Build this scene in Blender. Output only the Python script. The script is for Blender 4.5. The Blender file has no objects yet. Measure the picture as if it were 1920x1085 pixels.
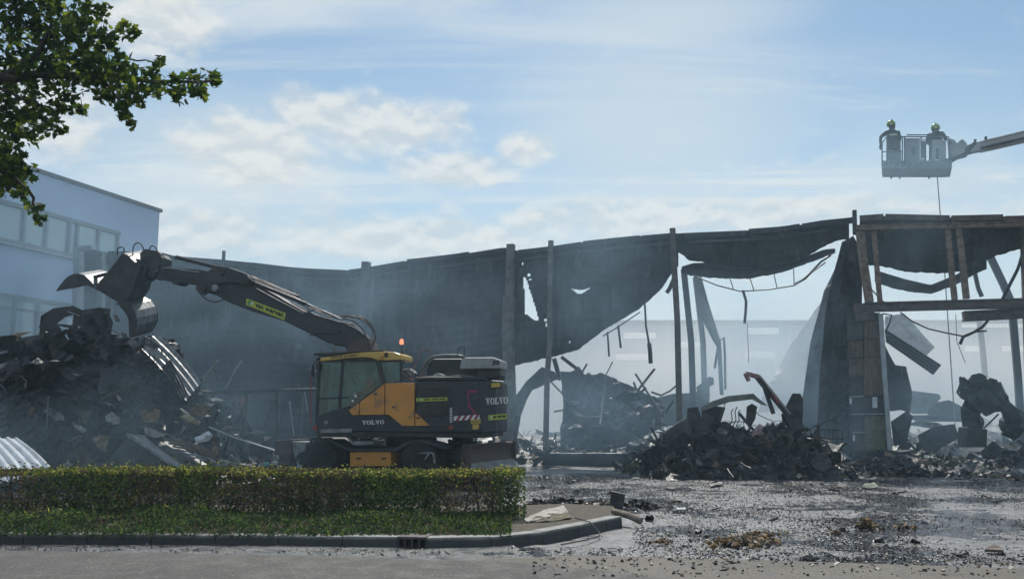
import bpy, bmesh, math, random
from mathutils import Vector, Matrix, noise
R = math.radians
rnd = random.Random(11)
SC = bpy.context.scene
COL = SC.collection
V = Vector

# ------------------------------------------------------------------ camera
F, CX, CY, HC = 1660.0, 960.0, 542.5, 1.6          # focal length and centre in photo pixels, eye height in metres
PITCH = math.atan(232.5 / F)
camd = bpy.data.cameras.new('camera'); cam = bpy.data.objects.new('camera', camd); COL.objects.link(cam)
camd.sensor_width = 36; camd.lens = 36 * F / 1920; camd.clip_start = .1; camd.clip_end = 3000
cam.location = (0, 0, HC); cam.rotation_euler = (R(90) + PITCH, 0, 0)
SC.camera = cam

# ------------------------------------------------------------------ colour management, render settings
SC.view_settings.view_transform = 'Standard'; SC.view_settings.look = 'None'
SC.view_settings.exposure = 0.0; SC.view_settings.gamma = 1; SC.view_settings.use_curve_mapping = False
SC.render.engine = 'CYCLES'
cy = SC.cycles
cy.use_denoising = True
cy.max_bounces = 5; cy.diffuse_bounces = 2; cy.glossy_bounces = 2; cy.transmission_bounces = 3
cy.transparent_max_bounces = 8; cy.volume_bounces = 1
cy.volume_step_rate = 1.8; cy.volume_max_steps = 32
cy.caustics_reflective = False; cy.caustics_refractive = False
cy.use_adaptive_sampling = True; cy.adaptive_threshold = 0.02

# ------------------------------------------------------------------ node helper
class NT:
    def __init__(s, tree): s.t = tree; s.n = tree.nodes; s.l = tree.links
    def node(s, typ, **kw):
        n = s.n.new(typ)
        for k, v in kw.items(): setattr(n, k, v)
        return n
    def put(s, inp, v):
        if isinstance(v, bpy.types.NodeSocket): s.l.new(v, inp)
        elif v is not None: inp.default_value = v
    def math(s, op, a, b=None, c=None, clamp=False):
        n = s.node('ShaderNodeMath', operation=op); n.use_clamp = clamp
        for i, v in enumerate((a, b, c)):
            if v is not None: s.put(n.inputs[i], v)
        return n.outputs[0]
    def vmath(s, op, a, b=None):
        n = s.node('ShaderNodeVectorMath', operation=op)
        s.put(n.inputs[0], a)
        if b is not None: s.put(n.inputs[3 if op == 'SCALE' else 1], b)
        return n.outputs['Value' if op in ('LENGTH', 'DOT_PRODUCT', 'DISTANCE') else 0]
    def sep(s, v):
        n = s.node('ShaderNodeSeparateXYZ'); s.put(n.inputs[0], v); return n.outputs
    def comb(s, x, y, z):
        n = s.node('ShaderNodeCombineXYZ')
        for i, v in enumerate((x, y, z)): s.put(n.inputs[i], v)
        return n.outputs[0]
    def noise(s, v, scale=5., detail=4., rough=.55, dist=0., out=0):
        n = s.node('ShaderNodeTexNoise'); s.put(n.inputs['Vector'], v)
        n.inputs['Scale'].default_value = scale; n.inputs['Detail'].default_value = detail
        n.inputs['Roughness'].default_value = rough; n.inputs['Distortion'].default_value = dist
        return n.outputs[out]
    def ramp(s, f, a, b, smooth=True):
        n = s.node('ShaderNodeMapRange'); n.interpolation_type = 'SMOOTHSTEP' if smooth else 'LINEAR'; n.clamp = True
        s.put(n.inputs['Value'], f); s.put(n.inputs['From Min'], a); s.put(n.inputs['From Max'], b)
        return n.outputs[0]
    def mix(s, f, a, b, blend='MIX'):
        n = s.node('ShaderNodeMix', data_type='RGBA', blend_type=blend); n.clamp_factor = True
        s.put(n.inputs[0], f)
        for i, v in ((6, a), (7, b)):
            s.put(n.inputs[i], (v[0], v[1], v[2], 1) if isinstance(v, (tuple, list)) else v)
        return n.outputs[2]

# ------------------------------------------------------------------ sky and sun
SUN_EL, SUN_AZ = R(52), R(4)                # azimuth measured from +Y (view direction) towards +X
w = bpy.data.worlds.new('World'); SC.world = w; w.use_nodes = True
nt = NT(w.node_tree); nt.n.clear()
sky = nt.node('ShaderNodeTexSky', sky_type='NISHITA'); sky.sun_disc = False
sky.sun_elevation = SUN_EL; sky.sun_rotation = SUN_AZ; sky.air_density = 1.0; sky.dust_density = .6; sky.ozone_density = 1.4
d = nt.node('ShaderNodeTexCoord').outputs['Generated']
dx, dy, dz = nt.sep(d)
az = nt.math('ARCTAN2', dx, dy); el = nt.math('ARCSINE', dz)
zc = nt.math('ADD', nt.math('MAXIMUM', dz, 0.0), .12)
flat = nt.comb(nt.math('DIVIDE', dx, zc), nt.math('DIVIDE', dy, zc), 0.0)      # a cloud deck seen in perspective
def rotv(v, a, sx, sy):
    m = nt.node('ShaderNodeMapping'); nt.put(m.inputs[0], v); m.inputs['Rotation'].default_value = (0, 0, a); m.inputs['Scale'].default_value = (sx, sy, 1)
    return m.outputs[0]
c1 = nt.noise(rotv(flat, R(24), .45, 2.6), 1.0, 8, .62, .8)
c2 = nt.noise(rotv(flat, R(-16), .35, .9), 1.3, 4, .55, .4)
cirrus = nt.math('MULTIPLY', nt.ramp(c1, .45, .66), nt.ramp(c2, .28, .56))
veil = nt.math('MULTIPLY', nt.ramp(c2, .34, .72), .40)
def blob(px, py, wx, wy):                     # one heap of cumulus at a direction in the sky
    u, v = (px - CX) / F, (CY - py) / F
    dv = V((u, math.cos(PITCH) - v * math.sin(PITCH), math.sin(PITCH) + v * math.cos(PITCH))).normalized()
    a0, e0 = math.atan2(dv.x, dv.y), math.asin(dv.z)
    x = nt.math('DIVIDE', nt.math('SUBTRACT', az, a0), wx / F); y = nt.math('DIVIDE', nt.math('SUBTRACT', el, e0), wy / F)
    r2 = nt.math('ADD', nt.math('MULTIPLY', x, x), nt.math('MULTIPLY', y, y))
    return nt.math('SUBTRACT', 1.0, r2, clamp=True)
acc = None; soft = None
for b in ((290, 40, 150, 95), (700, 235, 260, 80), (480, 285, 200, 100), (850, 318, 170, 48), (985, 280, 75, 45), (590, 210, 110, 60),
          (760, 450, 420, 62), (1180, 412, 380, 58), (1480, 400, 300, 40), (330, 440, 230, 75), (60, 210, 160, 120)):
    m_ = blob(*b); acc = m_ if acc is None else nt.math('MAXIMUM', acc, m_)
for b in ((1230, 250, 420, 260), (420, 330, 420, 200), (1250, 40, 330, 90), (1150, 600, 1500, 330), (1700, 330, 260, 110)):
    m_ = nt.math('POWER', blob(*b), 1.3); soft = m_ if soft is None else nt.math('MAXIMUM', soft, m_)
band = nt.math('MULTIPLY', nt.math('SUBTRACT', 1.0, nt.math('ABSOLUTE', nt.math('DIVIDE', nt.math('SUBTRACT', el, R(11.0)), R(6.0))), clamp=True), .50)
acc = nt.math('MAXIMUM', acc, band)           # the bank of cumulus goes on all round the horizon
low = nt.math('MULTIPLY', nt.ramp(el, R(24), R(2)), .75)
cv = lambda de: nt.comb(az, nt.math('MULTIPLY', nt.math('ADD', el, de), 1.7), 0.0)
cn = nt.noise(cv(0.), 21.0, 10, .56, .15)
cum = nt.ramp(nt.math('ADD', nt.math('MULTIPLY', acc, .60), cn), .58, 1.08)
cn2 = nt.noise(cv(.010), 21.0, 6, .55, .15)
lit = nt.ramp(nt.math('SUBTRACT', cn, cn2), -.13, .13)
base = nt.mix(1.0, sky.outputs[0], (.94, 1.07, 1.03), 'MULTIPLY')
vl = nt.math('MAXIMUM', nt.math('MAXIMUM', nt.math('MULTIPLY', cirrus, .85), veil), nt.math('MAXIMUM', nt.math('MULTIPLY', soft, .72), low))
col = nt.mix(vl, base, (6.5, 7.4, 7.8))
ccol = nt.mix(lit, (6.4, 6.9, 7.1), (8.4, 8.5, 8.2))
col = nt.mix(nt.math('MULTIPLY', cirrus, .60), col, (8.0, 8.4, 8.5))
col = nt.mix(nt.math('MULTIPLY', cum, .82), col, ccol)
bg = nt.node('ShaderNodeBackground'); nt.put(bg.inputs[0], col); bg.inputs[1].default_value = 0.10
wo = nt.node('ShaderNodeOutputWorld'); nt.l.new(bg.outputs[0], wo.inputs[0])

sl = bpy.data.lights.new('sun', 'SUN'); sl.energy = 4.2; sl.angle = R(.6); sl.color = (1, .95, .87)
so = bpy.data.objects.new('sun', sl); COL.objects.link(so)
sdir = V((math.sin(SUN_AZ) * math.cos(SUN_EL), math.cos(SUN_AZ) * math.cos(SUN_EL), math.sin(SUN_EL)))
so.rotation_euler = (-sdir).to_track_quat('-Z', 'Y').to_euler(); so.location = (0, 40, 60)

# ------------------------------------------------------------------ pixels of the photo -> places in the world
def ray(px, py):
    u, v = (px - CX) / F, (CY - py) / F
    return V((u, math.cos(PITCH) - v * math.sin(PITCH), math.sin(PITCH) + v * math.cos(PITCH)))
CAM = V((0, 0, HC))
def at(px, py, Y): r = ray(px, py); return CAM + r * (Y / r.y)
def gr(px, py, z=0.): r = ray(px, py); return CAM + r * ((z - HC) / r.z)
def on_plane(px, py, p, n): r = ray(px, py); return CAM + r * ((p - CAM).dot(n) / r.dot(n))
FQ = at(1605, 775, 27.0); FQ.z = 0
FD = V((1, -.3, 0)).normalized(); FN = V((.3, 1, 0)).normalized()
def fac(px, py, off=0.): return on_plane(px, py, FQ + FN * off, FN)

# ------------------------------------------------------------------ materials
MATS = {}
def pmat(name, c1, c2=None, rough=.7, metal=0., scale=4., bump=0., bscale=30., r2=None, lo=.38, hi=.62, spec=.5, c3=None, stretch=None, trans=0.):
    if name in MATS: return MATS[name]
    m = bpy.data.materials.new(name); m.use_nodes = True; t = NT(m.node_tree); t.n.clear()
    o = t.node('ShaderNodeOutputMaterial'); p = t.node('ShaderNodeBsdfPrincipled')
    co = t.node('ShaderNodeTexCoord').outputs['Object']
    if stretch:
        mp = t.node('ShaderNodeMapping'); t.put(mp.inputs[0], co); mp.inputs['Scale'].default_value = stretch; co = mp.outputs[0]
    f = t.ramp(t.noise(co, scale, 6, .62), lo, hi)
    c = t.mix(f, c1, c2 or c1)
    if c3: c = t.mix(t.ramp(t.noise(t.vmath('ADD', co, (7.3, 2.1, 5.5)), scale * 2.3, 5, .6), .55, .68), c, c3)
    t.put(p.inputs['Base Color'], c)
    t.put(p.inputs['Roughness'], t.math('ADD', t.math('MULTIPLY', f, (r2 if r2 is not None else rough) - rough), rough))
    p.inputs['Metallic'].default_value = metal; p.inputs['Specular IOR Level'].default_value = spec
    if bump:
        b = t.node('ShaderNodeBump'); b.inputs['Strength'].default_value = 1; b.inputs['Distance'].default_value = bump
        t.put(b.inputs['Height'], t.noise(co, bscale, 5, .6)); t.l.new(b.outputs[0], p.inputs['Normal'])
    sh = p.outputs[0]
    if trans:
        tr = t.node('ShaderNodeBsdfTranslucent'); t.put(tr.inputs[0], c)
        mx = t.node('ShaderNodeMixShader'); mx.inputs[0].default_value = trans
        t.l.new(sh, mx.inputs[1]); t.l.new(tr.outputs[0], mx.inputs[2]); sh = mx.outputs[0]
    t.l.new(sh, o.inputs[0]); MATS[name] = m; return m

CHAR = pmat('charred', (.006, .006, .007), (.016, .016, .018), .62, 0, 3, .01, 25, .36)
CHAR2 = pmat('burnt_grey', (.020, .021, .023), (.05, .05, .053), .6, 0, 3, .008, 30, .4)
SHEET = pmat('sooty_sheet', (.010, .011, .013), (.040, .043, .047), .5, .2, 1.1, .006, 9, .75, c3=(.075, .072, .068), stretch=(1.2, 1.2, .35))
SHEET2 = pmat('sooty_sheet_pale', (.10, .11, .12), (.15, .16, .175), .6, .1, .8, .004, 12, .75)
RUST = pmat('rusty_steel', (.15, .098, .066), (.24, .17, .12), .8, .1, 6, .003, 50, .6, c3=(.045, .035, .03))
RUSTD = pmat('dark_rusty_steel', (.065, .05, .042), (.125, .092, .074), .8, .1, 5, .003, 50, .65, c3=(.11, .065, .045))
STEEL = pmat('bare_steel', (.17, .18, .185), (.29, .30, .305), .55, .35, 5, .002, 40, .42)
GALV = pmat('galvanised', (.30, .32, .34), (.42, .44, .46), .45, .4, 4, .001, 40, .6)
ASHW = pmat('pale_ash', (.24, .235, .225), (.42, .41, .39), .85, 0, 7, .006, 40)
TAN = pmat('scorched_board', (.16, .11, .07), (.28, .21, .14), .85, 0, 5, .005, 40, c3=(.05, .035, .025))
BROWN = pmat('brown_wood', (.09, .058, .036), (.16, .11, .07), .8, 0, 5, .004, 40)
WHITE = pmat('white_sheet', (.62, .64, .67), (.74, .75, .77), .45, .1, 2, .001, 20, .55, c3=(.45, .45, .45))
BLUE = pmat('blue_plastic', (.10, .38, .48), (.16, .48, .56), .5)
RED = pmat('red_paint', (.22, .03, .028), (.30, .05, .045), .5)
PINK = pmat('faded_red_paint', (.20, .075, .07), (.36, .24, .23), .75, 0, 14, c3=(.06, .05, .05))
FOIL = pmat('crumpled_metal', (.06, .064, .068), (.20, .205, .21), .35, .7, 5, .004, 30, .55)
PLA = pmat('grey_plastic_bag', (.13, .14, .15), (.26, .27, .285), .4, 0, 5, .006, 22)
MGREEN = pmat('mossy_rag', (.055, .07, .04), (.10, .11, .06), .85, 0, 5, .006, 30)

# ------------------------------------------------------------------ mesh builder
class MB:
    def __init__(s): s.v = []; s.f = []; s.m = []; s.mi = 0
    def add(s, vs, fs):
        b = len(s.v); s.v += [tuple(x) for x in vs]
        for f in fs: s.f.append(tuple(i + b for i in f)); s.m.append(s.mi)
    def hexa(s, p):                           # p: four bottom corners, four top corners
        s.add(p, [(3, 2, 1, 0), (4, 5, 6, 7), (0, 1, 5, 4), (1, 2, 6, 5), (2, 3, 7, 6), (3, 0, 4, 7)])
    def box(s, c, sx, sy, sz, M=None):
        p = [V((x * sx / 2, y * sy / 2, z * sz / 2)) for z in (-1, 1) for x, y in ((-1, -1), (1, -1), (1, 1), (-1, 1))]
        s.hexa([(M @ q if M else q) + V(c) for q in p])
    def prism(s, pts, ext):                   # a polygon of 3-D points pushed along ext
        n = len(pts); e = V(ext)
        a = [V(p) for p in pts]; nn = V((0, 0, 0))
        for i in range(n): nn += a[i].cross(a[(i + 1) % n])
        if nn.dot(e) > 0: a.reverse()
        s.add(a + [p + e for p in a], [tuple(range(n)), tuple(range(2 * n - 1, n - 1, -1))] + [(i, i + n, (i + 1) % n + n, (i + 1) % n) for i in range(n)])
    def tube(s, pts, r, k=8, cap=True):
        pts = [V(p) for p in pts]; n = len(pts); rs = r if isinstance(r, (list, tuple)) else [r] * n
        vs = []; up = None
        for i, p in enumerate(pts):
            t = (pts[min(i + 1, n - 1)] - pts[max(i - 1, 0)]).normalized()
            if up is None: up = t.orthogonal().normalized()
            up = (up - t * up.dot(t)); up = up.normalized() if up.length > 1e-5 else t.orthogonal().normalized()
            q = t.cross(up)
            for j in range(k):
                a = 2 * math.pi * j / k; vs.append(p + (up * math.cos(a) + q * math.sin(a)) * rs[i])
        fs = [(i * k + j, i * k + (j + 1) % k, (i + 1) * k + (j + 1) % k, (i + 1) * k + j) for i in range(n - 1) for j in range(k)]
        if cap: fs += [tuple(range(k - 1, -1, -1)), tuple(range((n - 1) * k, n * k))]
        s.add(vs, fs)
    def bar(s, a, b, wd, h, side=None):       # a rectangular bar from a to b; side = direction of its width
        a, b = V(a), V(b); t = (b - a).normalized(); sd = V(side) if side is not None else t.orthogonal()
        sd = (sd - t * sd.dot(t)).normalized(); u = t.cross(sd)
        s.hexa([a + sd * x * wd / 2 + u * y * h / 2 for x, y in ((-1, -1), (1, -1), (1, 1), (-1, 1))] + [b + sd * x * wd / 2 + u * y * h / 2 for x, y in ((-1, -1), (1, -1), (1, 1), (-1, 1))])
    def lathe(s, prof, c, axis, k=24):        # prof: (radius, offset along axis)
        ax = V(axis).normalized(); u = ax.orthogonal().normalized(); q = ax.cross(u); n = len(prof)
        vs = [V(c) + ax * o + (u * math.cos(2 * math.pi * j / k) + q * math.sin(2 * math.pi * j / k)) * r for r, o in prof for j in range(k)]
        s.add(vs, [(i * k + j, i * k + (j + 1) % k, (i + 1) * k + (j + 1) % k, (i + 1) * k + j) for i in range(n - 1) for j in range(k)] + [tuple(range(k - 1, -1, -1)), tuple(range((n - 1) * k, n * k))])
    def grid(s, P):                           # P[i][j] of points
        a, b = len(P), len(P[0])
        s.add([p for r_ in P for p in r_], [(i * b + j, i * b + j + 1, (i + 1) * b + j + 1, (i + 1) * b + j) for i in range(a - 1) for j in range(b - 1)])
    def build(s, name, mat, parent=None, bevel=0., thick=0., smooth=False, seg=2):
        me = bpy.data.meshes.new(name)
        vs = s.v; org = V((0, 0, 0))
        if parent is None and vs:
            xs, ys, zs = zip(*vs); org = V(((min(xs) + max(xs)) / 2, (min(ys) + max(ys)) / 2, min(zs)))
            vs = [(x - org.x, y - org.y, z - org.z) for x, y, z in vs]
        me.from_pydata(vs, [], s.f)
        for mm in (mat if isinstance(mat, (list, tuple)) else [mat]): me.materials.append(mm)
        if isinstance(mat, (list, tuple)): me.polygons.foreach_set('material_index', s.m)
        if smooth: me.polygons.foreach_set('use_smooth', [True] * len(me.polygons))
        me.update()
        return link(name, me, parent, org, bevel, thick, seg)
TM = {}
def link(name, me, parent=None, org=(0, 0, 0), bevel=0., thick=0., seg=2):
    o = bpy.data.objects.new(name, me); COL.objects.link(o)
    if parent is not None:
        o.parent = parent; o.matrix_parent_inverse = TM.get(parent.name, Matrix()).inverted()
    else: o.location = org
    if thick:
        md = o.modifiers.new('thickness', 'SOLIDIFY'); md.thickness = thick; md.offset = 0
    if bevel:
        md = o.modifiers.new('bevel', 'BEVEL'); md.width = bevel; md.segments = seg; md.limit_method = 'ANGLE'; md.angle_limit = R(35)
    return o
def tag(o, label=None, cat=None, group=None, kind=None):
    for k, v in (('label', label), ('category', cat), ('group', group), ('kind', kind)):
        if v: o[k] = v
    return o
def thing(name, label, cat, loc, group=None, M=None):
    o = bpy.data.objects.new(name, None); COL.objects.link(o); o.empty_display_size = .3
    M = M or Matrix.Translation(V(loc)); o.matrix_world = M; TM[o.name] = M
    return tag(o, label, cat, group)
def one(mb, name, mat, label, cat, group=None, **kw): return tag(mb.build(name, mat, **kw), label, cat, group)
def stuff(mb, name, mat, parent=None, label=None, **kw):
    return tag(mb.build(name, mat, parent, **kw), label, None, None, 'stuff')

def crumple(pts, amp=.1, res=.25, freq=1.3, seed=0, edge=.4):
    """A torn, buckled sheet filling the 3-D outline pts."""
    bm = bmesh.new(); vs = [bm.verts.new(p) for p in pts]; f = bm.faces.new(vs); f.normal_update(); n = f.normal.copy()
    bmesh.ops.triangulate(bm, faces=bm.faces[:])
    for _ in range(7):
        es = [e for e in bm.edges if e.calc_length() > res]
        if not es or len(bm.faces) > 6000: break
        bmesh.ops.subdivide_edges(bm, edges=es, cuts=1); bmesh.ops.triangulate(bm, faces=[f for f in bm.faces if len(f.verts) > 3])
    o = V((seed * 3.1, seed * 1.7, seed * 2.3))
    bd = {v for e in bm.edges if e.is_boundary for v in e.verts}
    for v in bm.verts:
        k = noise.noise_vector(v.co * freq + o) * amp + noise.noise_vector(v.co * freq * 2.7 + o) * amp * .4
        v.co += (n * (k.x + k.y) + k * .35) * (edge if v in bd else 1.)
    bm.verts.index_update()
    mb = MB(); mb.add([v.co for v in bm.verts], [tuple(v.index for v in f.verts) for f in bm.faces]); bm.free(); return mb
def jbox(mb, c, sx, sy, sz, M, j):
    p = [V((x * sx / 2 * (1 + rnd.uniform(-j, j)), y * sy / 2 * (1 + rnd.uniform(-j, j)), z * sz / 2 * (1 + rnd.uniform(-j, j)))) for z in (-1, 1) for x, y in ((-1, -1), (1, -1), (1, 1), (-1, 1))]
    mb.hexa([M @ q + V(c) for q in p])
def rrot(tilt=3.2): return Matrix.Rotation(rnd.uniform(0, 6.28), 3, 'Z') @ Matrix.Rotation(rnd.uniform(-tilt, tilt), 3, 'X') @ Matrix.Rotation(rnd.uniform(-tilt, tilt), 3, 'Y')
def foil(mb, c, s, M, j=.35, n=4, thin=.012):
    """A small buckled scrap with a front and a back."""
    g = [[M @ V(((i / (n - 1) - .5) * s + rnd.uniform(-j, j) * s / n, (k / (n - 1) - .5) * s * .7 + rnd.uniform(-j, j) * s / n, rnd.uniform(-j, j) * s * .5)) + V(c) for k in range(n)] for i in range(n)]
    up = M @ V((0, 0, thin)); mb.grid(g); mb.grid([[p - up for p in reversed(r_)] for r_ in g])
def rubble(mb, pos, size, mats, kinds=('plate', 'stick', 'chunk', 'foil'), wts=(3, 2, 2, 3), tilt=1.2):
    k = rnd.choices(kinds, wts[:len(kinds)])[0]; s = size; mb.mi = rnd.choices(range(len(mats)), mats)[0]; M = rrot(tilt)
    if k == 'plate': jbox(mb, pos, s * rnd.uniform(.6, 1.3), s * rnd.uniform(.4, .9), max(.008, s * .05), M, .35)
    elif k == 'stick': jbox(mb, pos, min(1.1, s * rnd.uniform(1.2, 2.6)), s * .09, s * .09, M, .4)
    elif k == 'chunk': jbox(mb, pos, s * .7, s * .55, s * .45, M, .5)
    else: foil(mb, pos, s * rnd.uniform(.7, 1.3), M)
def px_box(o_pts): return o_pts

# ================================================================== GROUND
def ground_mat():
    m = bpy.data.materials.new('wet_ashes'); m.use_nodes = True; t = NT(m.node_tree); t.n.clear()
    o = t.node('ShaderNodeOutputMaterial'); p = t.node('ShaderNodeBsdfPrincipled')
    P = t.node('ShaderNodeNewGeometry').outputs['Position']
    big = t.noise(P, .35, 4, .55, .5); mid = t.noise(P, 1.6, 5, .65, .3); flk = t.noise(P, 12, 5, .75, .4); grit = t.noise(P, 36, 4, .78)
    dirt = t.math('ADD', t.math('MULTIPLY', flk, .6), t.math('MULTIPLY', grit, .4))
    c = t.mix(t.ramp(mid, .36, .66), (.085, .087, .095), (.185, .187, .20))
    c = t.mix(t.math('MULTIPLY', t.ramp(dirt, .50, .44), .9), c, (.016, .016, .018))          # black flakes of char
    c = t.mix(t.math('MULTIPLY', t.ramp(dirt, .555, .61), .75), c, (.44, .445, .45))          # pale ash
    wet = t.ramp(t.math('ADD', t.math('MULTIPLY', big, .65), t.math('MULTIPLY', mid, .35)), .44, .56)
    c = t.mix(t.math('MULTIPLY', wet, .55), c, (.035, .038, .045))
    t.put(p.inputs['Base Color'], c)
    t.put(p.inputs['Roughness'], t.math('SUBTRACT', .48, t.math('MULTIPLY', wet, .42)))
    p.inputs['Specular IOR Level'].default_value = .6
    b = t.node('ShaderNodeBump'); b.inputs['Distance'].default_value = .03; b.inputs['Strength'].default_value = 1
    t.put(b.inputs['Height'], t.math('MULTIPLY', dirt, t.math('SUBTRACT', 1.15, t.math('MULTIPLY', wet, .95)))); t.l.new(b.outputs[0], p.inputs['Normal'])
    t.l.new(p.outputs[0], o.inputs[0]); return m
def flat_mat(name, c1, c2, c3, rough, grit_s, spots=0.):
    m = bpy.data.materials.new(name); m.use_nodes = True; t = NT(m.node_tree); t.n.clear()
    o = t.node('ShaderNodeOutputMaterial'); p = t.node('ShaderNodeBsdfPrincipled')
    P = t.node('ShaderNodeNewGeometry').outputs['Position']
    big = t.noise(P, .6, 5, .6, .4); grit = t.noise(P, grit_s, 4, .75); wide = t.noise(P, 3, 4, .6)
    c = t.mix(t.ramp(big, .35, .65), c1, c2); c = t.mix(t.math('MULTIPLY', t.ramp(grit, .5, .66), .8), c, c3)
    c = t.mix(t.math('MULTIPLY', t.ramp(t.noise(P, grit_s * .8, 3, .75, .2), .52, .62), .55), c, (.03, .03, .032))
    if spots: c = t.mix(t.math('MULTIPLY', t.ramp(t.math('ADD', t.math('MULTIPLY', wide, .6), t.math('MULTIPLY', grit, .4)), .52, .60), spots), c, (.03, .03, .033))
    t.put(p.inputs['Base Color'], c); t.put(p.inputs['Roughness'], t.math('SUBTRACT', rough, t.math('MULTIPLY', t.ramp(wide, .4, .7), .15)))
    b = t.node('ShaderNodeBump'); b.inputs['Distance'].default_value = .008; t.put(b.inputs['Height'], grit); t.l.new(b.outputs[0], p.inputs['Normal'])
    t.l.new(p.outputs[0], o.inputs[0]); return m
GM = ground_mat()
ROAD = flat_mat('worn_asphalt', (.048, .047, .043), (.07, .067, .061), (.175, .17, .157), .85, 30)
VERGE = flat_mat('sandy_grit', (.10, .091, .074), (.14, .128, .105), (.22, .2, .17), .85, 40, .75)
GUT = flat_mat('wet_concrete', (.10, .104, .105), (.14, .145, .145), (.24, .245, .24), .26, 60, .75)
SOIL = pmat('bare_soil', (.05, .042, .03), (.09, .075, .055), .9, 0, 6, .01, 40)
def kerb_mat():                               # pale concrete, road side painted darker for its backlit shade, up to a ragged line
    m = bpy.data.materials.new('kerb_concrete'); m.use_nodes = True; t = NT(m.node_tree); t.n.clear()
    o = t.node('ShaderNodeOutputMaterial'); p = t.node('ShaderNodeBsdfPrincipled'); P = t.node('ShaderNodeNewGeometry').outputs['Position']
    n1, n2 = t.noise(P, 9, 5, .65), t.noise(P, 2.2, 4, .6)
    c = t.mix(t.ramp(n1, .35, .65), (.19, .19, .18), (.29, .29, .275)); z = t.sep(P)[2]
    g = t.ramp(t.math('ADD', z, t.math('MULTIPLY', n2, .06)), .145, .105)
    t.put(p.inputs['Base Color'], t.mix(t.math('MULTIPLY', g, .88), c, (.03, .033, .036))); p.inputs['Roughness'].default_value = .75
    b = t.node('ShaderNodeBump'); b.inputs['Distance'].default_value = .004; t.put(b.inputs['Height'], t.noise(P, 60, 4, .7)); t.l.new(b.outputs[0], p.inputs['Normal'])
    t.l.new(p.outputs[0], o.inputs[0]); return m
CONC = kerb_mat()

def flat_sheet(name, pts, z, mat):
    mb = MB(); mb.add([(p[0], p[1], z) for p in pts], [tuple(range(len(pts)))])
    return tag(mb.build(name, mat), kind='structure')
flat_sheet('ground', [(-400, -60), (400, -60), (400, 900), (-400, 900)], -.06, pmat('trodden_ground', (.05, .048, .045), (.09, .085, .08), .8, 0, .3, .01, 10))
mb = MB(); st = .13                             # the yard: low hummocks of wet ash
xs = [-34 + i * 1.0 for i in range(33)] + [-1 + i * st for i in range(int(19 / st))] + [18 + i * 1. for i in range(20)]
ys = [9.3 + i * st for i in range(int(15 / st))] + [24.3 + i * .8 for i in range(40)]
def yard_z(x, y):
    return -.035 + .03 * max(-1, min(1, noise.fractal(V((x * .8, y * .8, 0)), 1, 2, 4))) + .008 * noise.noise(V((x * 6, y * 6, 3)))
mb.grid([[V((x, y, min(-.002, yard_z(x, y)))) for x in xs] for y in ys])
tag(mb.build('yard', GM, smooth=True), kind='structure')

edge = [gr(px, py, .012) for px, py in ((-700, 1024), (0, 1031), (300, 1036), (620, 1042), (960, 1053), (1130, 1068), (1260, 1085), (1400, 1110))]
SCO = pmat('scorched_and_shade_soil', (.016, .016, .017), (.045, .045, .046), .95, 0, 1.5, .02, 14, .9, spec=.06, c3=(.09, .088, .085))
flat_sheet('ground_shade_sheet', [(-40, 14.9), (-.2, 14.9), (-.2, 24.), (-40, 24.)], .002, SCO)  # dark sheet that paints shade onto the ground behind the hedge
fp = lambda s_, f_: tuple((FQ + FD * s_ + FN * f_)[:2])
flat_sheet('burnt_floor', [fp(-40, -.5), fp(30, -.5), fp(30, 40), fp(-40, 40)], .004, SCO)
flat_sheet('road', [(-40, edge[0].y)] + [(p.x, p.y) for p in edge] + [(edge[-1].x + 1.5, -30), (-40, -30)], .012, ROAD)
ve = [gr(px, py, .008) for px, py in ((960, 1046), (1080, 1040), (1240, 1044), (1420, 1049), (1640, 1056), (1920, 1064), (2400, 1070))]
flat_sheet('verge', [(-3, ve[0].y - .3)] + [(p.x, p.y) for p in ve] + [(30, ve[-1].y), (30, -30), (-3, -30)], .008, VERGE)
kp = [(-900, 998), (0, 1000.5), (250, 1001), (500, 1002.5), (745, 1006), (800, 1007.5), (880, 1007.5), (960, 1003), (1040, 993), (1105, 980), (1166, 967)]
kw = [gr(px, py, .12) for px, py in kp]
ge = gr(1010, 1047)
flat_sheet('gutter', [(-40, kw[0].y + .05)] + [(p.x, p.y + .04) for p in kw[:8]] + [(ge.x, ge.y), (ge.x, ge.y - .8), (-40, ge.y - .8)], .004, GUT)

# kerb: stones laid end to end
def resample(pts, step):
    out = [pts[0].copy()]; carry = 0.
    for a, b in zip(pts, pts[1:]):
        L = (b - a).length; t = step - carry
        while t <= L: out.append(a.lerp(b, t / L)); t += step
        carry = (carry + L) % step
    return out
kroot = tag(bpy.data.objects.new('kerb', None), kind='structure'); COL.objects.link(kroot)
inlet_a, inlet_b = kw[4], kw[5]
kroot.location = kw[1]; TM['kerb'] = Matrix.Translation(kw[1])
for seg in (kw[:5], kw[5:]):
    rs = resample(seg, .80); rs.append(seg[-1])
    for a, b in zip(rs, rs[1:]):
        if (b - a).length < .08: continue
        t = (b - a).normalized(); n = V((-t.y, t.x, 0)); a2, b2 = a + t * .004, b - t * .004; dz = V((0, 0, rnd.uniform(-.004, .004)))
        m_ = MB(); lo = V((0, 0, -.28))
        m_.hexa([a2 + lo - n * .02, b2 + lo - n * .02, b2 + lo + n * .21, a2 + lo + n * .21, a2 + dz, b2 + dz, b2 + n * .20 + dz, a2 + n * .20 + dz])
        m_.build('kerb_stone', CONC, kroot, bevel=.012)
DARK = pmat('dark_opening', (.008, .008, .008), None, .9)
ti = (inlet_b - inlet_a).normalized(); ni = V((-ti.y, ti.x, 0)); gi = thing('drain_inlet', 'dark cast drain inlet let into the kerb in front of the hedge', 'drain', (inlet_a + inlet_b) / 2 - V((0, 0, .12)))
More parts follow.
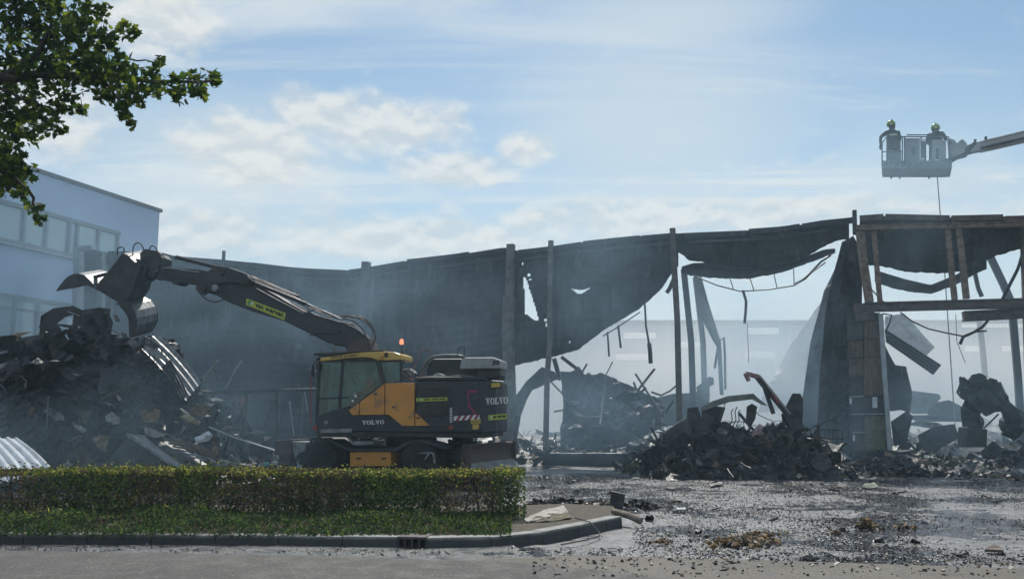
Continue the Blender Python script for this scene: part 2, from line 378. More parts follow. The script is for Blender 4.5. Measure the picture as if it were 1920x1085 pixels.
IRON = pmat('cast_iron', (.06, .055, .055), (.10, .09, .088), .7, .3, 8, .002, 60)
m_ = MB(); L = (inlet_b - inlet_a).length
m_.bar(inlet_a + ti * .006 + ni * .14 + V((0, 0, -.004)), inlet_b - ti * .006 + ni * .14 + V((0, 0, -.004)), .34, .03, ni); m_.build('cover_plate', IRON, gi, bevel=.004)
m_ = MB(); m_.bar(inlet_a + ti * .006 + ni * .10 + V((0, 0, -.13)), inlet_b - ti * .006 + ni * .10 + V((0, 0, -.13)), .12, .18, ni); m_.build('inlet_throat', DARK, gi)
for k in range(5):
    m_ = MB(); c = inlet_a.lerp(inlet_b, (k + .1) / 4.2); m_.bar(c + ni * .01 + V((0, 0, -.12)), c + ni * .01 + V((0, 0, -.02)), .022, .022, ti); m_.build('inlet_bar', IRON, gi)

inner = [p + V((0, .18, 0)) for p in kw]
flat_sheet('planting_bed', [(-40, inner[0].y)] + [(p.x, p.y) for p in inner] + [(gr(1150, 958).x, gr(1150, 958).y), (gr(1060, 953).x, gr(1060, 953).y), (gr(985, 948).x, 15.2), (-40, 15.4)], .085, SOIL)

# ================================================================== HEDGE AND GROUND COVER
def leafmat(name, a, b, tr=.35): return pmat(name, a, b, .65, 0, 5, trans=tr, spec=.18)
HG = leafmat('hedge_green', (.07, .13, .026), (.15, .22, .042), .42); HB = leafmat('hedge_dry_brown', (.095, .062, .042), (.18, .12, .075), .3)
HY = leafmat('hedge_sunlit_yellow', (.32, .33, .06), (.46, .45, .11), .52); HD = leafmat('hedge_dark_green', (.022, .048, .016), (.045, .085, .026), .3)
BARK = pmat('bark', (.03, .024, .018), (.07, .055, .042), .9, 0, 14, .006, 60)
HY0, HY1, HZ0, HZ1 = 13.15, 14.25, .085, .755
hx0, hx1 = at(-160, 900, HY0).x, at(986, 900, HY0).x
hedge = thing('hedge', 'long clipped hedge with green and dried brown stretches along the kerb', 'hedge', ((hx0 + hx1) / 2, 13.7, .085))
def hpx(x): return CX + x / HY0 * F * .985
KEYS = [(-160, .1, .25), (0, .08, .25), (60, .15, .3), (90, .6, .65), (180, .8, .9), (250, .6, .85), (285, .2, .65), (340, .35, .75), (370, .85, .95), (405, .7, .9), (440, .22, .7), (520, .35, .75), (600, .22, .7), (670, .4, .75), (690, 1, 1), (800, 1, 1), (830, .3, .55), (870, .1, .35), (900, .08, .3), (925, .4, .55), (945, .95, .9), (990, .9, .8)]
def keyed(px):
    for a, b in zip(KEYS, KEYS[1:]):
        if px <= b[0]:
            t = (px - a[0]) / (b[0] - a[0]); return a[1] + (b[1] - a[1]) * t, a[2] + (b[2] - a[2]) * t
    return KEYS[-1][1:]
fol = MB()
def leaf(mb, c, s, M=None):
    M = M or rrot(1.6); a, b = s, s * .55
    p = [M @ V(q) + c for q in ((-a / 2, 0, 0), (-a * .1, b / 2, s * .12), (a / 2, 0, 0), (-a * .1, -b / 2, s * .12))]
    mb.add(p, [(0, 2, 1), (0, 3, 2)])
n_l = 0
while n_l < 42000:
    x = rnd.uniform(hx0, hx1); green, dens = keyed(hpx(x)); cl = noise.noise(V((x * 1.7, 0, 9)))
    z = rnd.random()
    top = rnd.random() < .30
    if top: z, y = rnd.uniform(.90, 1.0), rnd.uniform(HY0, HY1)
    else:
        y = HY0 + abs(rnd.gauss(0, .24)) if rnd.random() < .72 else rnd.uniform(HY0, HY1)
    topz = HZ1 + .022 * noise.noise(V((x * 2, y * 2, 0))) + .055 * max(0, noise.noise(V((x * 7, y * 7, 4)))) + .02 * math.sin(x * .9) + (.13 * rnd.random() if rnd.random() < .03 else 0)
    wz = HZ0 + (topz - HZ0) * z
    nn = noise.noise(V((x * 2.6, y * 2.6, wz * 3.4)))
    lim = dens * (1 if z > .85 else (1.05 if z > .3 else .95)) + nn * .45
    if not top and rnd.random() > lim: continue
    if x > hx1 - .1 and rnd.random() < .4: continue
    y += .06 * noise.noise(V((x * 4, wz * 5, 1)))
    if top: fol.mi = rnd.choices((0, 1, 2, 3), (.25, .22 if green > .5 else .5, .42 if cl > -.2 else .15, .1))[0]  # sunlit look of the top painted in with many more yellow leaves
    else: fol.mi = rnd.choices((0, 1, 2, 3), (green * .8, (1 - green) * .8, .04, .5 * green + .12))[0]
    leaf(fol, V((x, y, wz)), rnd.uniform(.034, .062)); n_l += 1
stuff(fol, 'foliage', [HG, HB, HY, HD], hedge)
tw = MB()
x = hx0
while x < hx1 - .04:
    x += rnd.uniform(.2, .36)
    if x > hx1 - .06: break
    yb = rnd.uniform(13.4, 13.9); st_ = MB(); pts = [V((x, yb, .05))]
    for k in range(5): pts.append(pts[-1] + V((rnd.uniform(-.035, .035), rnd.uniform(-.04, .04), .135)))
    r0 = rnd.uniform(.013, .021); st_.tube(pts, [r0 * (1 - .11 * k) for k in range(6)], 6); st_.build('stem', BARK, hedge)
    for q in range(16):
        p = pts[rnd.randint(1, 5)]; dirv = V((rnd.uniform(-1, 1), rnd.uniform(-1.4, 1), rnd.uniform(.1, 1.1))).normalized(); L = rnd.uniform(.12, .36)
        mid_ = p + dirv * L * .5 + V((rnd.uniform(-.04, .04), 0, .02)); e = p + dirv * L; e.z = min(e.z, HZ1); mid_.z = min(mid_.z, HZ1)
        tw.tube([p, mid_, e], [.006, .0045, .002], 4, False)
        for _ in range(2):
            d2 = (dirv + V((rnd.uniform(-1, 1), rnd.uniform(-1, 1), rnd.uniform(-.6, .8)))).normalized(); e2 = mid_ + d2 * L * .5; e2.z = min(e2.z, HZ1)
            tw.tube([mid_, e2], [.004, .0018], 3, False)
stuff(tw, 'twigs', BARK, hedge)
gcv = MB(); n_l = 0
gx1 = at(960, 900, 12.4).x
while n_l < 34000:
    x = rnd.uniform(hx0, gx1); y = rnd.uniform(11.16, 13.5); u = (y - 11.16) / 2.3
    h = .04 + .24 * (noise.noise(V((x * .9, y * 1.3, 5))) * .8 + .5) * min(1, u * 3 + .15)
    if 830 < hpx(x) : h *= .55
    fr = noise.noise(V((x * 1.4, y * 2., 8)))
    if fr < -.32 and rnd.random() < .8: n_l += 1; continue
    z = .085 + max(.02, h) * math.sqrt(rnd.random())
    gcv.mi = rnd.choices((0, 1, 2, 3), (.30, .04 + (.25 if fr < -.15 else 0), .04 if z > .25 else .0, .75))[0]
    if rnd.random() < .86: leaf(gcv, V((x, y, z)), rnd.uniform(.03, .07), rrot(.9))
    else:                                        # narrow upright shoots
        s_ = rnd.uniform(.05, .13); dv = V((rnd.uniform(-.6, .6), rnd.uniform(-.7, .4), 1)).normalized(); sd_ = dv.cross(V((rnd.uniform(-1, 1), rnd.uniform(-1, 1), .1))).normalized() * .007; q0 = V((x, y, z))
        gcv.add([q0 - sd_, q0 + sd_, q0 + dv * s_ * .6 + sd_ * .8 + V((0, -.006, 0)), q0 + dv * s_ + V((0, -.02, -.01)), q0 + dv * s_ * .6 - sd_ * .8 + V((0, -.006, 0))], [(0, 1, 2, 4), (4, 2, 3)])
    n_l += 1
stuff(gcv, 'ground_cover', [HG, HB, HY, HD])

# ================================================================== TREE
TG = leafmat('maple_green', (.036, .075, .013), (.07, .125, .02), .5); TY = leafmat('maple_light_green', (.11, .165, .02), (.19, .235, .03), .6); TD = leafmat('maple_dark_green', (.018, .04, .010), (.035, .066, .015), .35)
tb = gr(-520, 944); tree = thing('maple_tree', 'leafy maple tree whose branches hang into the upper left corner', 'tree', tb)
BL = [(20, 30, 45), (80, 25, 48), (140, 30, 42), (182, 22, 26), (30, 90, 45), (92, 92, 44), (150, 80, 46), (195, 72, 26), (240, 60, 20), (20, 150, 42), (75, 145, 44), (130, 140, 44), (185, 135, 42), (225, 115, 26), (20, 210, 46), (70, 205, 40), (118, 195, 24), (150, 205, 16), (60, 248, 28), (108, 240, 18), (20, 255, 28), (200, 172, 28), (240, 150, 34), (250, 185, 26), (235, 210, 18), (245, 229, 12), (285, 138, 22), (290, 168, 22), (300, 115, 11), (328, 160, 24), (335, 184, 16), (368, 148, 22), (373, 172, 19), (400, 143, 13), (405, 155, 11), (25, 328, 26), (52, 322, 18), (8, 350, 20), (42, 362, 15), (64, 392, 15), (74, 410, 11), (128, 32, 10), (20, 300, 24), (12, 282, 26), (8, 325, 26), (38, 300, 14), (30, 345, 18)]
BL += [(px, py, 60) for px in (-460, -380, -300, -220, -140, -60) for py in (-330, -240, -150, -60, 30, 120, 200) if rnd.random() < .85] + [(px, py, 55) for px in (0, 80, 160) for py in (-230, -140, -60)]
crown = MB()
LOBE = [(0, -.5), (.16, -.30), (.46, -.34), (.34, -.10), (.56, .10), (.30, .14), (.26, .34), (.0, .62), (-.26, .34), (-.30, .14), (-.56, .10), (-.34, -.10), (-.46, -.34), (-.16, -.30)]
cents = []
for px, py, r_ in BL:
    Yc = 9.6 + rnd.uniform(-.5, .5) + (0 if px > 60 else .3); c = at(px, py, Yc); rm = r_ / F * Yc; cents.append((c, rm, px))
    for _ in range(int((.078 if px > -50 else .02) * r_ * r_) + 5):
        q = V((rnd.gauss(0, .5), rnd.gauss(0, .62), rnd.gauss(0, .5)))
        if q.length > 1.05: q *= .95 / q.length
        s = rnd.uniform(.055, .105); p = c + q * rm
        M = Matrix.Rotation(rnd.uniform(0, 6.28), 3, 'Z') @ Matrix.Rotation(rnd.gauss(R(50), R(35)), 3, 'X') @ Matrix.Rotation(rnd.uniform(-.5, .5), 3, 'Y') @ Matrix.Rotation(rnd.uniform(-.9, .9), 3, 'Z')
        crown.mi = rnd.choices((0, 1, 2), (.55, .32, .25))[0]; fo = rnd.uniform(.1, .35)
        vs = [M @ V((a * s, b * s, abs(a) * s * fo)) + p for a, b in LOBE]
        crown.add(vs, [(0, 1, 2, 3, 4, 5, 6, 7), (0, 7, 8, 9, 10, 11, 12, 13)])
stuff(crown, 'crown', [TG, TY, TD], tree)
tm = MB(); fork = at(-480, 250, 9.9)
tm.tube([tb, tb + V((.05, .02, 1)), tb + V((.1, 0, 2.2)), fork, fork + V((.2, .1, 1.6))], [.24, .19, .17, .14, .08], 14); tm.build('trunk', BARK, tree, smooth=True)
def limb(pp, Y=9.7, r0=.06):
    m_ = MB(); pts = [at(a, b, Y) for a, b in pp]; pts[0] = fork if pp[0][0] < -400 else pts[0]
    fine = []
    for i, (a, b) in enumerate(zip(pts, pts[1:])):
        for k in range(4): fine.append(a.lerp(b, k / 4) + V((rnd.uniform(-.02, .02), rnd.uniform(-.02, .02), rnd.uniform(-.02, .02))))
    fine.append(pts[-1]); n = len(fine)
    m_.tube(fine, [r0 * (1 - .85 * i / n) for i in range(n)], 7); m_.build('limb', BARK, tree, smooth=True)
limb([(-480, 250), (-200, 230), (-40, 170), (40, 125), (75, 98), (92, 60), (98, 10)], 9.7, .075)
limb([(-480, 250), (-200, 210), (-20, 150), (80, 140), (180, 140), (290, 155), (395, 152)], 9.65, .075)
limb([(-480, 250), (-220, 290), (-60, 300), (20, 325), (60, 370), (72, 405)], 9.7, .05)
limb([(-20, 160), (60, 190), (110, 225)], 9.7, .025); limb([(75, 98), (130, 70), (180, 40)], 9.7, .022); limb([(180, 140), (225, 190), (243, 222)], 9.65, .02); limb([(180, 140), (240, 110), (300, 118)], 9.65, .018)

# ================================================================== OFFICE BUILDING behind, left
BC = at(278, 775, 42.); BC.z = 0; BD = V((.30, 1, 0)).normalized(); BNn = V((1, -.30, 0)).normalized()
def bp(px, py, off=0.): return on_plane(px, py, BC + BNn * off, BNn)
bz = bp(297, 397).z; near_end = BC - BD * 30
office = thing('office_building', 'pale grey flat roofed office block in the haze behind the tree', 'building', BC - BD * 14)
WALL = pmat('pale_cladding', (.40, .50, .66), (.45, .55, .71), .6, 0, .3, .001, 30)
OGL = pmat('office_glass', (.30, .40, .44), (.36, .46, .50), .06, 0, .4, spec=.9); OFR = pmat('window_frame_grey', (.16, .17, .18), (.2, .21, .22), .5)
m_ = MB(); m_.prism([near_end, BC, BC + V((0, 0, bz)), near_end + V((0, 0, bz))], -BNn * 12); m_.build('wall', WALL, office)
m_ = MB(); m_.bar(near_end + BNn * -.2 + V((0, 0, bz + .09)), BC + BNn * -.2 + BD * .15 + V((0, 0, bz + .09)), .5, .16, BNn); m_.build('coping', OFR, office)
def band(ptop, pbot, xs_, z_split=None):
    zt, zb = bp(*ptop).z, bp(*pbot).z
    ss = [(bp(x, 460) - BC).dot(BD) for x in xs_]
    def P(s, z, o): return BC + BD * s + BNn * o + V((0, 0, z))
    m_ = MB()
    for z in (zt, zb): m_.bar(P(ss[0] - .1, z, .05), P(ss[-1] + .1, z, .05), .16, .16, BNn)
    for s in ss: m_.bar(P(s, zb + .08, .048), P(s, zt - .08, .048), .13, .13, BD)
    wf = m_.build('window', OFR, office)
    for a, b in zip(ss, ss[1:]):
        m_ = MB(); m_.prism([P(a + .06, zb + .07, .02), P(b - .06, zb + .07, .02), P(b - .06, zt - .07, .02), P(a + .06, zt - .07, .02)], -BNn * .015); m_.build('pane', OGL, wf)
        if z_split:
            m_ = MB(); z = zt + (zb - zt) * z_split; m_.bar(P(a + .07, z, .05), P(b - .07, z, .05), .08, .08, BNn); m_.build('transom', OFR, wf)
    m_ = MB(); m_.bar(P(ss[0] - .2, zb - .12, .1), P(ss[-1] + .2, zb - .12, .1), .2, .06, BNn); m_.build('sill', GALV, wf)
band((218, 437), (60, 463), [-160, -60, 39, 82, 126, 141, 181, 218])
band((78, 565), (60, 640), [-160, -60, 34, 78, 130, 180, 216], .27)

# ================================================================== REAR HALL far behind
hall = thing('rear_hall', 'long pale industrial hall with slatted window strips far behind the ruin', 'building', at(1450, 775, 75))
HYY = 75.; HWALL = pmat('hall_cladding', (.46, .51, .54), (.52, .57, .60), .6, 0, .2); HLT = bpy.data.materials.new('glowing_translucent_sheet'); HLT.use_nodes = True
pb = HLT.node_tree.nodes['Principled BSDF']; pb.inputs['Base Color'].default_value = (.8, .8, .76, 1); pb.inputs['Emission Color'].default_value = (1, .98, .9, 1); pb.inputs['Emission Strength'].default_value = .45  # slats given a glow to imitate daylight coming through them
hl, hr = at(900, 607, HYY), at(2300, 607, HYY); hz = hl.z
m_ = MB(); n_ = 400; P_ = []
for k in range(n_ + 1):
    x = hl.x + (hr.x - hl.x) * k / n_; o = .05 * (1 if (k // 2) % 2 else -1); P_.append([V((x, HYY + o, 0)), V((x, HYY + o, hz))])
m_.grid(P_); m_.build('wall', HWALL, hall, thick=.02)
m_ = MB(); m_.box(((hl.x + hr.x) / 2, HYY + 10, hz + .15), hr.x - hl.x + .6, 20.6, .3); m_.build('roof', OFR, hall)
m_ = MB(); m_.box(((hl.x + hr.x) / 2, HYY + 10, hz / 2 - .1), hr.x - hl.x - .1, 19.4, hz - .2); m_.build('rear_wall', HWALL, hall)
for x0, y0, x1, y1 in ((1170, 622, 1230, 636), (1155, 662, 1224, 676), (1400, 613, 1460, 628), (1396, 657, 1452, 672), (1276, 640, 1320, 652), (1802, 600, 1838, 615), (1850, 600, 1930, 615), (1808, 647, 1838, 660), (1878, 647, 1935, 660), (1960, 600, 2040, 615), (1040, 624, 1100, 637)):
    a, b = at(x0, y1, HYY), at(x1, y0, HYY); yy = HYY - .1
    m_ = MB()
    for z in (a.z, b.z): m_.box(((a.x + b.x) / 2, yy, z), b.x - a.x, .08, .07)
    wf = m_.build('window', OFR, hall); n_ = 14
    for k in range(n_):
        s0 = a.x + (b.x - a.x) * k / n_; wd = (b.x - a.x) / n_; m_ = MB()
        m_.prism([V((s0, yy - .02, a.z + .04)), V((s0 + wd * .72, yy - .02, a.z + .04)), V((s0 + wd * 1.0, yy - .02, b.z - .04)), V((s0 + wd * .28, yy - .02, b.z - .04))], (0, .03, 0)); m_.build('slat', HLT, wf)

# ================================================================== BURNT WAREHOUSE
wh = thing('burnt_warehouse', 'burnt out warehouse front with sagging black cladding, bare posts and rusty beams', 'warehouse', FQ)
def polyline(pts, x):
    if x <= pts[0][0]: return pts[0][1]
    for a, b in zip(pts, pts[1:]):
        if x <= b[0]: return a[1] + (b[1] - a[1]) * (x - a[0]) / max(1e-6, b[0] - a[0])
    return pts[-1][1]
TOP = [(140, 467), (200, 470), (300, 474), (330, 480), (420, 487), (470, 492), (560, 503), (650, 507), (690, 502), (760, 490), (850, 480), (950, 464), (970, 470), (1040, 462), (1100, 453), (1200, 443), (1260, 438), (1280, 437), (1400, 432), (1470, 427), (1540, 415), (1600, 409), (1655, 405), (1780, 408), (1920, 405), (2100, 400)]
def inside(x, y, poly):
    c = False; n = len(poly)
    for i in range(n):
        (x1, y1), (x2, y2) = poly[i], poly[(i + 1) % n]
        if (y1 > y) != (y2 > y) and x < (x2 - x1) * (y - y1) / (y2 - y1) + x1: c = not c
    return c
def hung(name, x0, x1, bot, off, mat, sx=6., sy=4., holes=(), bulge=.25, seed=1, ripple=.010, pitch=.30, top=TOP):
    jag = lambda x: 2.2 * noise.noise(V((x * .09, seed, 3))) + 1.6 * noise.noise(V((x * .35, seed, 5)))
    mb = MB(); nx = int((x1 - x0) / sx) + 1; y_max = max(polyline(bot, x0 + (x1 - x0) * i / nx) - polyline(top, x0 + (x1 - x0) * i / nx) for i in range(nx + 1)); ny = max(3, int(y_max / sy))
    PX, PW = [], []
    for i in range(nx + 1):
        x = x0 + (x1 - x0) * i / nx; ya, yb = polyline(top, x), polyline(bot, x) + jag(x); r1, r2 = [], []
        for j in range(ny + 1):
            t = j / ny; y = ya + (yb - ya) * t
            w0 = fac(x, y, off); o = off + bulge * math.sin(t * 2.2) * (.6 + noise.noise(V((x * .012, seed, 0)))) + noise.noise(V((x * .02, y * .02, seed))) * bulge * .8 + noise.noise(V((x * .06, y * .025, seed + 9))) * .10 + ripple * math.sin((w0.z + .35 * math.sin(x * .01)) * 6.283 / pitch)
            sc_ = ((w0 - FQ).dot(FD) + .02 * w0.z) % .92                          # standing seams of the cladding
            if sc_ < .13: o -= .035
            r1.append((x, y)); r2.append(fac(x, y, o))
        PX.append(r1); PW.append(r2)
    b = ny + 1; fs = []
    for i in range(nx):
        for j in range(ny):
            cx = (PX[i][j][0] + PX[i + 1][j + 1][0]) / 2; cy_ = (PX[i][j][1] + PX[i + 1][j + 1][1]) / 2
            if any(inside(cx, cy_, h) for h in holes): continue
            if (PX[i][j][1] - PX[i][j + 1][1]) == 0: continue
            fs.append((i * b + j, i * b + j + 1, (i + 1) * b + j + 1, (i + 1) * b + j))
    mb.add([p for r_ in PW for p in r_], fs)
    return mb.build(name, mat, wh, thick=.02)
low = lambda y: [(0, y), (2000, y)]
hung('cladding_sheet', 205, 425, [(205, 850), (430, 850)], .10, SHEET, bulge=.2, seed=1)
hung('cladding_sheet', 420, 692, [(420, 850), (700, 850)], .12, SHEET, bulge=.25, seed=2)
BOT3 = [(680, 800), (700, 740), (800, 705), (880, 692), (960, 686), (1040, 668), (1085, 655), (1130, 620), (1200, 578), (1240, 542), (1264, 505)]
hung('cladding_sheet', 686, 966, [(680, 850), (730, 850), (770, 740), (850, 700), (960, 686)], .14, SHEET, bulge=.3, seed=3)
tri = [(980, 519), (986, 521), (999, 560), (1011, 600), (1003, 601), (992, 592), (983, 588), (985, 560)]; smile = [(1072, 541), (1088, 544), (1106, 540), (1090, 551), (1084, 551)]
specks = [[(x - s, y - s), (x + s, y - s), (x + s, y + s), (x - s, y + s)] for x, y, s in ((980, 494, 2.5), (991, 516, 2.5), (995, 524, 2), (1022, 601, 2.5), (1025, 609, 3), (1068, 640, 2))]
hung('cladding_sheet', 958, 1272, BOT3 + [(1272, 498)], .12, SHEET, 2.6, 2.6, [tri, smile] + specks, .3, 4)
hung('cladding_sheet', 1268, 1592, [(1268, 470), (1276, 475), (1281, 478), (1290, 488), (1360, 497), (1440, 503), (1500, 490), (1530, 470), (1548, 461), (1565, 452), (1585, 448), (1592, 455)], .12, SHEET, bulge=.3, seed=5, sx=5)
hung('inner_strip', 1278, 1566, [(1278, 512), (1330, 521), (1400, 523), (1470, 510), (1540, 484), (1566, 474)], 1.6, SHEET2, bulge=.15, seed=6, top=[(1278, 500), (1300, 493), (1360, 490), (1430, 492), (1500, 485), (1545, 468), (1566, 466)])
hung('cladding_sheet', 1612, 2080, [(1612, 495), (1660, 500), (1700, 510), (1760, 512), (1800, 509), (1830, 500), (1865, 480), (1920, 465), (2080, 455)], .16, SHEET, bulge=.4, seed=7, sx=5)
hung('inner_strip', 1640, 1822, [(1640, 528), (1660, 536), (1700, 546), (1745, 551), (1790, 535), (1822, 518)], 1.8, SHEET2, bulge=.1, seed=8, top=[(1640, 506), (1660, 512), (1700, 524), (1745, 534), (1790, 516), (1822, 499)])
hung('torn_flap', 1812, 1850, [(1812, 520), (1822, 517), (1828, 514), (1840, 508), (1850, 505)], .9, SHEET, bulge=.1, seed=9, top=[(1812, 490), (1850, 480)])
# flashing along the eaves, in lengths that have slipped
segs = [(205, 330), (332, 470), (472, 650), (655, 760), (764, 880), (884, 958), (972, 1090), (1094, 1200), (1204, 1262), (1284, 1400), (1404, 1500), (1504, 1598), (1612, 1656), (1660, 1780), (1784, 1880), (1884, 2080)]
for i, (a, b) in enumerate(segs):
    m_ = MB(); n_ = 5; dy = rnd.uniform(-3, 1.5)
    pts = [(a + (b - a) * k / n_) for k in range(n_ + 1)]
    for p, q in zip(pts, pts[1:]): m_.bar(fac(p, polyline(TOP, p) + dy + 4, -.02), fac(q, polyline(TOP, q) + dy + 4, -.02), .14, .17, FN)
    m_.build('flashing', SHEET if i < 12 else RUSTD, wh)
for i, (a, b) in enumerate(((560, 955), (975, 1258), (1290, 1560))):   # second rail a little below the eaves
    m_ = MB(); n_ = 8; pts = [(a + (b - a) * k / n_) for k in range(n_ + 1)]
    for p, q in zip(pts, pts[1:]): m_.bar(fac(p, polyline(TOP, p) + 17, -.03), fac(q, polyline(TOP, q) + 17, -.03), .05, .06, FN)
    m_.build('rail', CHAR2, wh)
def post(pp, wpx, off, mat, name='post', depth=None):
    m_ = MB()
    for (x0, y0), (x1, y1) in zip(pp, pp[1:]):
        a, b = fac(x0, y0, off), fac(x1, y1, off); wm = wpx * (a.y / F); m_.bar(a, b, wm, depth or wm, FD)
    return m_.build(name, mat, wh, bevel=.012)
POSTG = pmat('scorched_post', (.12, .105, .095), (.20, .18, .165), .85, 0, 3, .004, 30, c3=(.05, .045, .042))
post([(958, 458), (956, 540), (955, 560)], 14, -.16, POSTG); post([(955, 556), (952, 610), (957, 760), (947, 850)], 19, -.2, POSTG, 'post_casing')
post([(1033, 451), (1031, 560), (1031, 650), (1026, 700), (1023, 850)], 9, -.14, POSTG)
post([(1261, 428), (1263, 480), (1270, 600), (1274, 790)], 10.5, -.16, RUSTD)
post([(1602, 394), (1603, 440)], 8, -.16, CHAR2); post([(420, 470), (418, 505)], 5, -.1, CHAR2); post([(687, 491), (684, 530), (676, 600), (670, 700), (664, 850)], 14, -.12, CHAR2); post([(700, 520), (694, 600), (690, 690)], 5, -.1, CHAR2); post([(552, 530), (553, 555)], 3, -.1, CHAR2)
post([(148, 466), (146, 560), (145, 640)], 14, .05, GALV); post([(162, 472), (160, 660)], 7, -.05, GALV); post([(178, 472), (177, 660)], 26, .05, CHAR2); post([(196, 472), (197, 660)], 8, .0, GALV); post([(212, 472), (214, 700)], 14, .02, CHAR2)
m_ = MB(); m_.bar(fac(142, 467, -.1), fac(176, 464, -.1), .3, .16, FN); m_.build('flashing', GALV, wh)
# rusty framing on the right
post([(1612, 430), (1620, 500), (1630, 566)], 15, -.12, RUST); post([(1638, 432), (1644, 500), (1650, 566)], 9, -.1, RUST)
post([(1776, 428), (1783, 500), (1790, 562)], 10, -.12, RUST); post([(1797, 428), (1804, 490), (1812, 560)], 11, -.12, RUST)
def beam(x0, y0, x1, y1, h, off, mat, d=.22, name='beam'):
    m_ = MB(); a, b = fac(x0, y0, off), fac(x1, y1, off); hm = h * ((a.y + b.y) / 2 / F); t = (b - a).normalized()
    m_.bar(a, b, d, hm * .55, FN)
    u = FN.cross(t); 
    for s in (-1, 1): m_.bar(a + u * s * hm * .42, b + u * s * hm * .42, d * 1.35, hm * .16, FN)
    return m_.build(name, mat, wh)
beam(1605, 428, 2080, 417, 10, -.2, RUST); beam(1620, 576, 2080, 564, 17, -.22, RUSTD, .3)
beam(1806, 593, 2080, 579, 18, -.1, RUSTD, .35)
post([(1920, 405), (1935, 850)], 14, .1, RUSTD); post([(2060, 405), (2075, 850)], 14, .1, RUSTD)
# the panelled pier
BR1 = pmat('scorched_brick', (.085, .06, .047), (.15, .11, .083), .85, 0, 5, .006, 40, c3=(.03, .028, .028)); BR2 = pmat('scorched_boards', (.11, .075, .052), (.18, .125, .088), .8, 0, 3, .006, 30, stretch=(6, 6, 1)); BR3 = pmat('mossy_insulation', (.10, .092, .05), (.18, .16, .09), .9, 0, 6, .01, 30)
def panel(x0, y0, x1, y1, off, mat, depth=.06, name='panel', joints=3):
    n_ = joints
    for k in range(n_):
        xa, xb = x0 + (x1 - x0) * k / n_, x0 + (x1 - x0) * (k + 1) / n_; j = rnd.uniform(-.012, .012)
        m_ = MB(); m_.prism([fac(xa + .25, y1, off + j), fac(xb - .25, y1 + rnd.uniform(-1, 1), off + j), fac(xb - .25, y0, off + j), fac(xa + .25, y0 + rnd.uniform(-1, 1), off + j)], FN * depth); m_.build('board', mat, wh)
m_ = MB(); m_.prism([fac(1596, 856, .03), fac(1668, 856, .03), fac(1650, 586, .03), fac(1586, 586, .03)], FN * .4); m_.build('pier', CHAR, wh)
zz = lambda z: 560 + z / 3.19
for a, b, mt in ((137, 238, CHAR2), (250, 350, BR1), (360, 460, BR1), (476, 578, CHAR2)): panel(1588 + (a - 137) / 60, zz(a), 1617 + (a - 137) / 90, zz(b), -.02, mt, joints=2)
for a, b, mt in ((125, 236, BR2), (240, 345, BR2), (350, 576, BR2)): panel(1620, zz(a), 1651 + (a - 125) / 60, zz(b), -.07, mt, joints=4)
panel(1595, zz(592), 1657, zz(684), -.02, CHAR2, joints=3); panel(1598, zz(700), 1620, zz(795), -.02, CHAR2, joints=1); panel(1621, zz(700), 1661, zz(905), -.05, BR3, joints=2); panel(1600, zz(812), 1620, zz(905), -.02, BR1, joints=1)
for a, x0, x1 in ((131, 1585, 1619), (243, 1588, 1618), (354, 1590, 1619), (468, 1592, 1616), (585, 1593, 1620), (690, 1596, 1662), (800, 1598, 1622), (910, 1600, 1664)):
    m_ = MB(); m_.bar(fac(x0, zz(a), -.05), fac(x1, zz(a) - 1, -.05), .12, .03, FN); m_.build('ledge', GALV if a in (585, 690, 800) else CHAR2, wh)
for x0, y0, x1, y1 in ((1593, 746, 1597, 757), (1636, 744, 1645, 764), (1599, 815, 1603, 826)):
    m_ = MB(); m_.prism([fac(x0, y1, -.06), fac(x1, y1, -.06), fac(x1, y0, -.06), fac(x0, y0, -.06)], FN * .01); m_.build('painted_glint', WHITE, wh)  # bright glints on the pier put in as small white pieces
post([(1651, 588), (1658, 700), (1669, 850)], 8.5, -.16, GALV, 'stile')
post([(1618, 570), (1622, 602)], 34, .0, RUSTD, 'bearing')
# hanging curtain of black sheet beside the pier
def drape(name, pp, off, mat, amp, seed, folds=9., res=.3, d=.22):
    mb = crumple([fac(x, y, off) for x, y in pp], amp, res, .7, seed)
    mb.v = [tuple(V(p) + FN * d * math.sin((V(p) - FQ).dot(FD) * folds)) for p in mb.v]
    return mb.build(name, mat, wh, thick=.015)
drape('curtain', [(1578, 456), (1600, 440), (1614, 470), (1616, 600), (1600, 700), (1602, 856), (1538, 858), (1532, 800), (1536, 700), (1549, 580), (1566, 500)], .6, SHEET, .18, 3)
drape('curtain', [(1566, 505), (1556, 560), (1538, 700), (1536, 860), (1500, 840), (1502, 760), (1520, 640), (1546, 545)], 2.6, SHEET2, .2, 5)
drape('beam_and_slab_sheet', [(1546, 556), (1520, 660), (1506, 760), (1420, 775), (1430, 740), (1480, 650)], 16., GALV, .3, 6, 5)  # pale sheet put in for a beam of light in the smoke
drape('beam_and_slab_sheet', [(1660, 592), (1694, 588), (1754, 650), (1730, 674), (1690, 662), (1664, 640)], 9, PLA, .2, 7, 4)
m_ = MB(); P_ = []
for k in range(25):
    t = k / 24; a = V((1659 + (1661 - 1659) * t, 616 + (640 - 616) * t, 0)); b = V((1765 + (1750 - 1765) * t, 684 + (702 - 684) * t, 0)); o = 3 + .05 * (1 if (k // 3) % 2 else -1); P_.append([fac(a.x, a.y, o), fac(b.x, b.y, o)])
m_.grid(P_); m_.build('fallen_purlin', SHEET2, wh, thick=.03)
drape('hanging_rag', [(1660, 645), (1680, 684), (1697, 687), (1708, 735), (1706, 774), (1690, 768), (1672, 770), (1660, 760)], 2.2, SHEET, .15, 8, 6)
